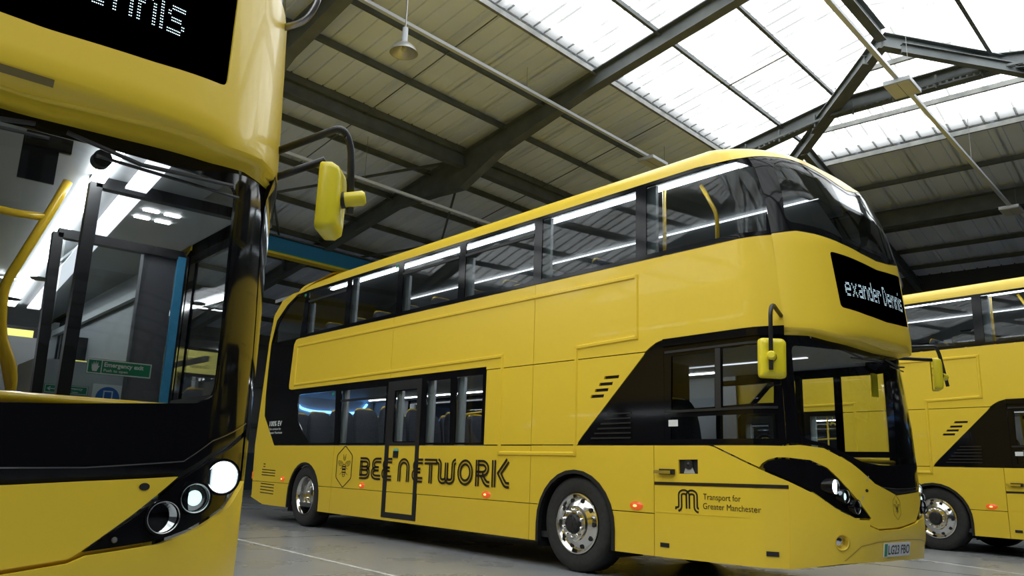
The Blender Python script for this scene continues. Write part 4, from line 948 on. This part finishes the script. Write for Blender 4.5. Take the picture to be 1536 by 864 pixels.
for t0_, t1_, a, b in ((6.4, 11.75, -12.64, -20), (11.75, 6.4, -12.64, -20), (11.75, 17.1, -12.64, -20), (17.1, 11.75, -12.64, -20)):
    MB().bar(st(a, t0_, main_l(a, 0) - .3), st(b, t1_, main_l(b, 0) - .3), .05, .05).build('wind_brace', STL, CL)
for t in (8.9, 14.4): MB().tube([st(-15, t, main_l(-15, 0) - .22), st(-8.9, t, main_l(-8.9, 0) - .22)], .013, 6).build('sag_rod', STL, CL)
MB().tube([st(-7.39, 14.4, main_l(-7.39, 0) - .2), st(-6.03, 14.4, main_l(-6.03, 0) - .2)], .02, 6).build('sag_rod', GALV, CL)

# trunking with batten lights
def trunking(s, h, t0, t1, lamps, wires, label):
    T = empty('lighting_trunking', st(s, (t0 + t1) / 2, h), label=label, category='trunking', group='suspended lighting trunking runs')
    o = T.location.copy()
    q = lambda ss, tt, hh: st(ss, tt, hh) - o
    MB().bar(q(s, t0, h), q(s, t1, h), .075, .06).build('channel', WHP, T)
    for t in wires:
        hr_ = hroof(s, t); MB().tube([q(s, t, h + .03), q(s, t, hr_ - .2)], .005, 5).build('suspension_wire', GALV, T)
    for t in lamps:
        f = MB().bar(q(s, t - .32, h - .075), q(s, t + .32, h - .075), .42, .07).build('lamp_body', WHP, T); MB().bar(q(s, t - .29, h - .115), q(s, t + .29, h - .115), .38, .012).build('lamp_diffuser', DIFF, f)
        MB().bar(q(s, t - .29, h - .124), q(s, t + .29, h - .124), .008, .006).build('diffuser_rib', GALV, f)
trunking(-9.56, 7.2, -9, 24.5, [-3, 6.0 - 12, 14.9], [-4, 1, 5.0, 10.45, 15.4, 20.6], 'pale trunking with one lamp running down the left roof slope above the middle bus')
trunking(-3.65, 6.6, -9, 26.2, [-2.6, 5.3, 13.4, 21.5], [-4, 1, 5, 10.0, 13.85, 17.9, 22.2], 'pale trunking with two lamps running under the ridge at upper right')
trunking(-13.27, 5.9, -9, 20.5, [], [-4, 1, 5, 9.48, 15.15], 'pale bare conduit rail passing behind the near bus mirror, lowest of the runs')
# high-bay lamp
hp = st(-9.1, 7.05, 6.35); HB = empty('high_bay_lamp', hp, label='grey dome-shaped high-bay lamp hanging from the left roof slope', category='ceiling lamp')
MB().lathe([(.16, .05), (.15, .09), (.08, .17), (.0, .215), (-.02, .225), (-.02, .215), (.07, .155), (.13, .07)], 2, n=32).build('reflector', mat('lamp_grey', (.38, .38, .36), .35, .5), HB, smooth=True)
MB().lathe([(.42, .0001), (.42, .045), (.16, .05)], 2, n=16).build('ballast', WHP, HB, ang=40); MB().tube([(0, 0, .42), (0, 0, hroof(-9.1, 7) - 6.35 - .2)], .012, 8).build('rod', STEEL, HB)
MB().lathe([(.12, .0001), (.12, .03), (.03, .045), (-.0, .0001)], 2, n=16).build('bulb', DIFF, HB, smooth=True)
# cable tray below the far frame
ct = empty('cable_tray', st(-5, 16.9, 8.0), label='perforated cable tray hung on clamps beneath the far roof frame', category='cable tray'); co = ct.location.copy()
mb = MB()
pth = [(-8.6, 7.62), (-6.2, 8.0), (-3.6, 8.12), (-.5, 7.9)]
for (a, ha), (b, hb) in zip(pth, pth[1:]):
    n = int((b - a) / .12)
    for i in range(n):
        u = i / n; v = (i + .6) / n; mb.bar(st(a + (b - a) * u, 16.9, ha + (hb - ha) * u) - co, st(a + (b - a) * v, 16.9, ha + (hb - ha) * v) - co, .05, .045)
    mb.bar(st(a, 16.86, ha + .02) - co, st(b, 16.86, hb + .02) - co, .01, .05)
mb.build('tray', STL, ct)
for k in range(9):
    s = -8.2 + k * .85; h = float(np.interp(s, [p[0] for p in pth], [p[1] for p in pth])); MB().bar(st(s, 16.9, h + .2) - co, st(s, 16.9, h - .1) - co, .05, .03).build('clamp', STL, ct)
# crane beam
cb = empty('crane_beam', st(-18, 16, 5.4), label='blue overhead crane beam with green line and yellow bottom flange', category='crane beam'); co = cb.location.copy()
ta, tb2 = 8.55, 26.7
MB().bar(st(-18, ta, 5.43) - co, st(-18, tb2, 5.43) - co, .10, .42).build('web', CBLUE, cb); MB().bar(st(-18, ta, 5.665) - co, st(-18, tb2, 5.665) - co, .3, .03).build('top_flange', STL, cb)
MB().bar(st(-17.94, ta, 5.25) - co, st(-17.94, tb2, 5.25) - co, .03, .05).build('green_band', CGRN, cb); MB().bar(st(-18, ta, 5.195) - co, st(-18, tb2, 5.195) - co, .3, .06).build('bottom_flange', CYEL, cb)
for t in (ta + .3, 17.1, tb2 - .3): MB().bar(st(-18, t, 5.68) - co, st(-18, t, hroof(-18, t) - .3) - co, .1, .1).build('hanger', STL, cb)

# ------------------------------------------------------------------ place the buses
b1 = bus('B', (0, 0, 0), 0, 'middle yellow double-decker, whole side in view, large black lettering and bee emblem')
b2 = copy_tree(b1); b2.location = (.5597, 7.4209, 0); b2.rotation_euler = (0, 0, -.07621)
b2['label'] = 'yellow double-decker parked furthest right, behind the middle bus, cut off by the right edge'
b3 = bus('A', (.268, -6.827, 0), 0, 'yellow double-decker close at the left edge, only its front and headlights in view')
# ---- extra fittings seen through the near bus windscreen
def A_box(name, a, b, m, par=None): return MB().box(a, b).build(name, m, par or b3)
def A_print(name, dec, m, x, par=None):
    V = [(x, a, b) for a, b in dec.V]; return mk(name, V, [f for f in dec.F], m, par or b3)
mb = MB()
for p, q in (((2.0, 1.53, 1.15), (2.0, 1.53, 2.19)), ((2.0, 1.53, 2.165), (2.0, 2.2, 2.165))): mb.bar(p, q, .05, .05)
mb.build('cab_frame', MBLK, b3)
mb = MB()
for p, q in (((1.5, 1.53, .9), (1.5, 1.50, 2.03)), ((1.5, 1.50, 2.03), (1.5, 2.09, 2.03)), ((1.5, 2.09, .9), (1.5, 2.09, 2.03))): mb.bar(p, q, .045, .045)
mb.build('partition_frame', MBLK, b3)
A_box('partition_glass', (1.495, 1.54, 1.16), (1.50, 1.92, 2.01), GLC)
A_box('partition_post', (1.44, 1.90, .6), (1.50, 2.06, 2.02), mat('charcoal_post', (.07, .07, .08), .6))
A_box('door_edge', (1.51, 2.06, .6), (1.53, 2.10, 2.02), BDOOR)
A_box('luggage_cabinet', (.7, 1.55, .4), (1.2, 2.02, 1.46), LGREY); A_box('luggage_cabinet', (.1, 1.45, .4), (.65, 1.70, 1.62), LGREY)
sg = A_box('exit_sign', (1.88, 1.63, 1.343), (1.885, 1.90, 1.41), GRN)
d = Dec(); d.stroke([(1.634, 1.347), (1.896, 1.347), (1.896, 1.406), (1.634, 1.406)], .005, 0, True); d.stroke([(1.69, 1.347), (1.69, 1.406)], .004); textto(d, 'Emergency exit', 1.70, 1.379, w=.165, hgt=.019, bold=.003); textto(d, 'Push to open', 1.70, 1.357, w=.10, hgt=.012, bold=.002)
hand = [(1.655, 1.355), (1.672, 1.355), (1.678, 1.372), (1.683, 1.380), (1.676, 1.378), (1.674, 1.398), (1.669, 1.382), (1.666, 1.401), (1.662, 1.382), (1.657, 1.398), (1.655, 1.38), (1.649, 1.39), (1.651, 1.366)]; d.poly(hand)
A_print('sign_lettering', d, WHT, 1.8865, sg)
sg2 = A_box('arrow_sign', (1.205, 1.60, 1.29), (1.21, 1.80, 1.335), GRN); d = Dec(); d.stroke([(1.605, 1.294), (1.795, 1.294), (1.795, 1.331), (1.605, 1.331)], .003, 0, True); d.stroke([(1.655, 1.3125), (1.617, 1.3125)], .004); d.stroke([(1.628, 1.322), (1.616, 1.3125), (1.628, 1.303)], .004); textto(d, 'Emergency', 1.675, 1.314, w=.10, hgt=.012, bold=.002); textto(d, 'Push to open', 1.675, 1.299, w=.08, hgt=.008, bold=.002); A_print('sign_lettering', d, WHT, 1.2115, sg2)
sg3 = A_box('safety_sign', (1.205, 1.82, 1.22), (1.21, 1.97, 1.355), WHT); d = Dec(); d.poly([(1.895 + .058 * math.cos(a), 1.285 + .058 * math.sin(a)) for a in [2 * math.pi * i / 24 for i in range(24)]]); A_print('sign_disc', d, BLU, 1.2112, sg3)
d = Dec(); d.stroke([(1.875, 1.27), (1.875, 1.32), (1.915, 1.32), (1.915, 1.27)], .006); d.poly([(1.865, 1.255), (1.925, 1.255), (1.925, 1.275), (1.865, 1.275)]); A_print('sign_symbol', d, WHT, 1.212, sg3)
sc1 = A_box('passenger_screen', (-1.03, 1.30, 1.66), (-1.0, 1.98, 1.90), MBLK); s1 = A_box('screen_face', (-.999, 1.33, 1.685), (-.996, 1.865, 1.875), SCR, sc1); d = Dec(); textto(d, 'Transport for', 1.48, 1.79, w=.27, hgt=.032, bold=.001); textto(d, 'Greater Manchester', 1.40, 1.73, w=.43, hgt=.032, bold=.001); A_print('screen_text', d, VINYL, -.995, sc1)
A_box('screen_face', (-.999, 1.93, 1.70), (-.996, 1.965, 1.86), SCR, sc1)
sc2 = A_box('passenger_screen', (-1.03, 2.05, 1.64), (-1.0, 2.27, 1.87), MBLK)
d = Dec()
A2 = A_box('screen_face', (-.10, 1.93, 1.46), (-.095, 2.12, 1.60), SCR); d = Dec(); m_logo(d, 2.03, 2.10, 1.48, 1.57); A_print('screen_symbol', d, VINYL, -.094, A2)
def A_hr(pts, r=.02): return MB().tube(bend(pts, .06), r, 10).build('handrail', HANDY, b3, smooth=True)
A_hr([(1.9, 1.36, 1.25), (1.9, 1.29, 1.48), (1.9, 1.27, 1.66), (1.9, 1.40, 2.04), (1.9, 1.44, 2.17)], .020); A_hr([(1.9, 1.05, 2.0), (1.9, 1.25, 1.98), (1.9, 1.375, 1.99)], .017)
A_hr([(1.9, 1.20, 1.45), (1.9, 1.29, 1.47), (1.9, 1.36, 1.32), (1.9, 1.37, .6)], .020)
A_hr([(1.2, 1.95, .5), (1.2, 2.0, 1.6), (1.0, 2.05, 2.17)], .014)
A_box('sun_visor', (2.43, 1.185, 1.98), (2.44, 1.305, 2.155), MBLK); A_box('sun_visor', (2.43, 1.19, 2.11), (2.45, 1.345, 2.165), MBLK)
MB().lathe([(0, .0001), (.0, .035), (.05, .035), (.05, .0001)], 0, (2.42, 1.45, 2.12), 20).build('dash_camera', MBLK, b3)
A_box('ceiling_panel', (.2, 1.75, 2.165), (1.9, 2.2, 2.185), LGREY)
for k, (x, y) in enumerate(((1.75, 1.80), (1.75, 1.90), (1.6, 1.80), (1.6, 1.90), (-.6, 1.5), (-.6, 1.62))): A_box('ceiling_spot', (x, y, 2.158), (x + .025, y + .07, 2.163), LEDW)
for x in (-.4, -1.4, -2.4): MB().lathe([(0, .06), (.012, .05), (.012, .0001)], 2, (x, 1.75, 2.16), 16, -1).build('ceiling_speaker', MBLK, b3)
mb = MB(); mb.bar((-2.6, 2.2, 2.02), (1.2, 2.2, 2.02), .03, .05); mb.bar((-2.6, 2.19, 1.55), (1.2, 2.19, 1.55), .02, .03); mb.build('window_rail', LGREY, b3)
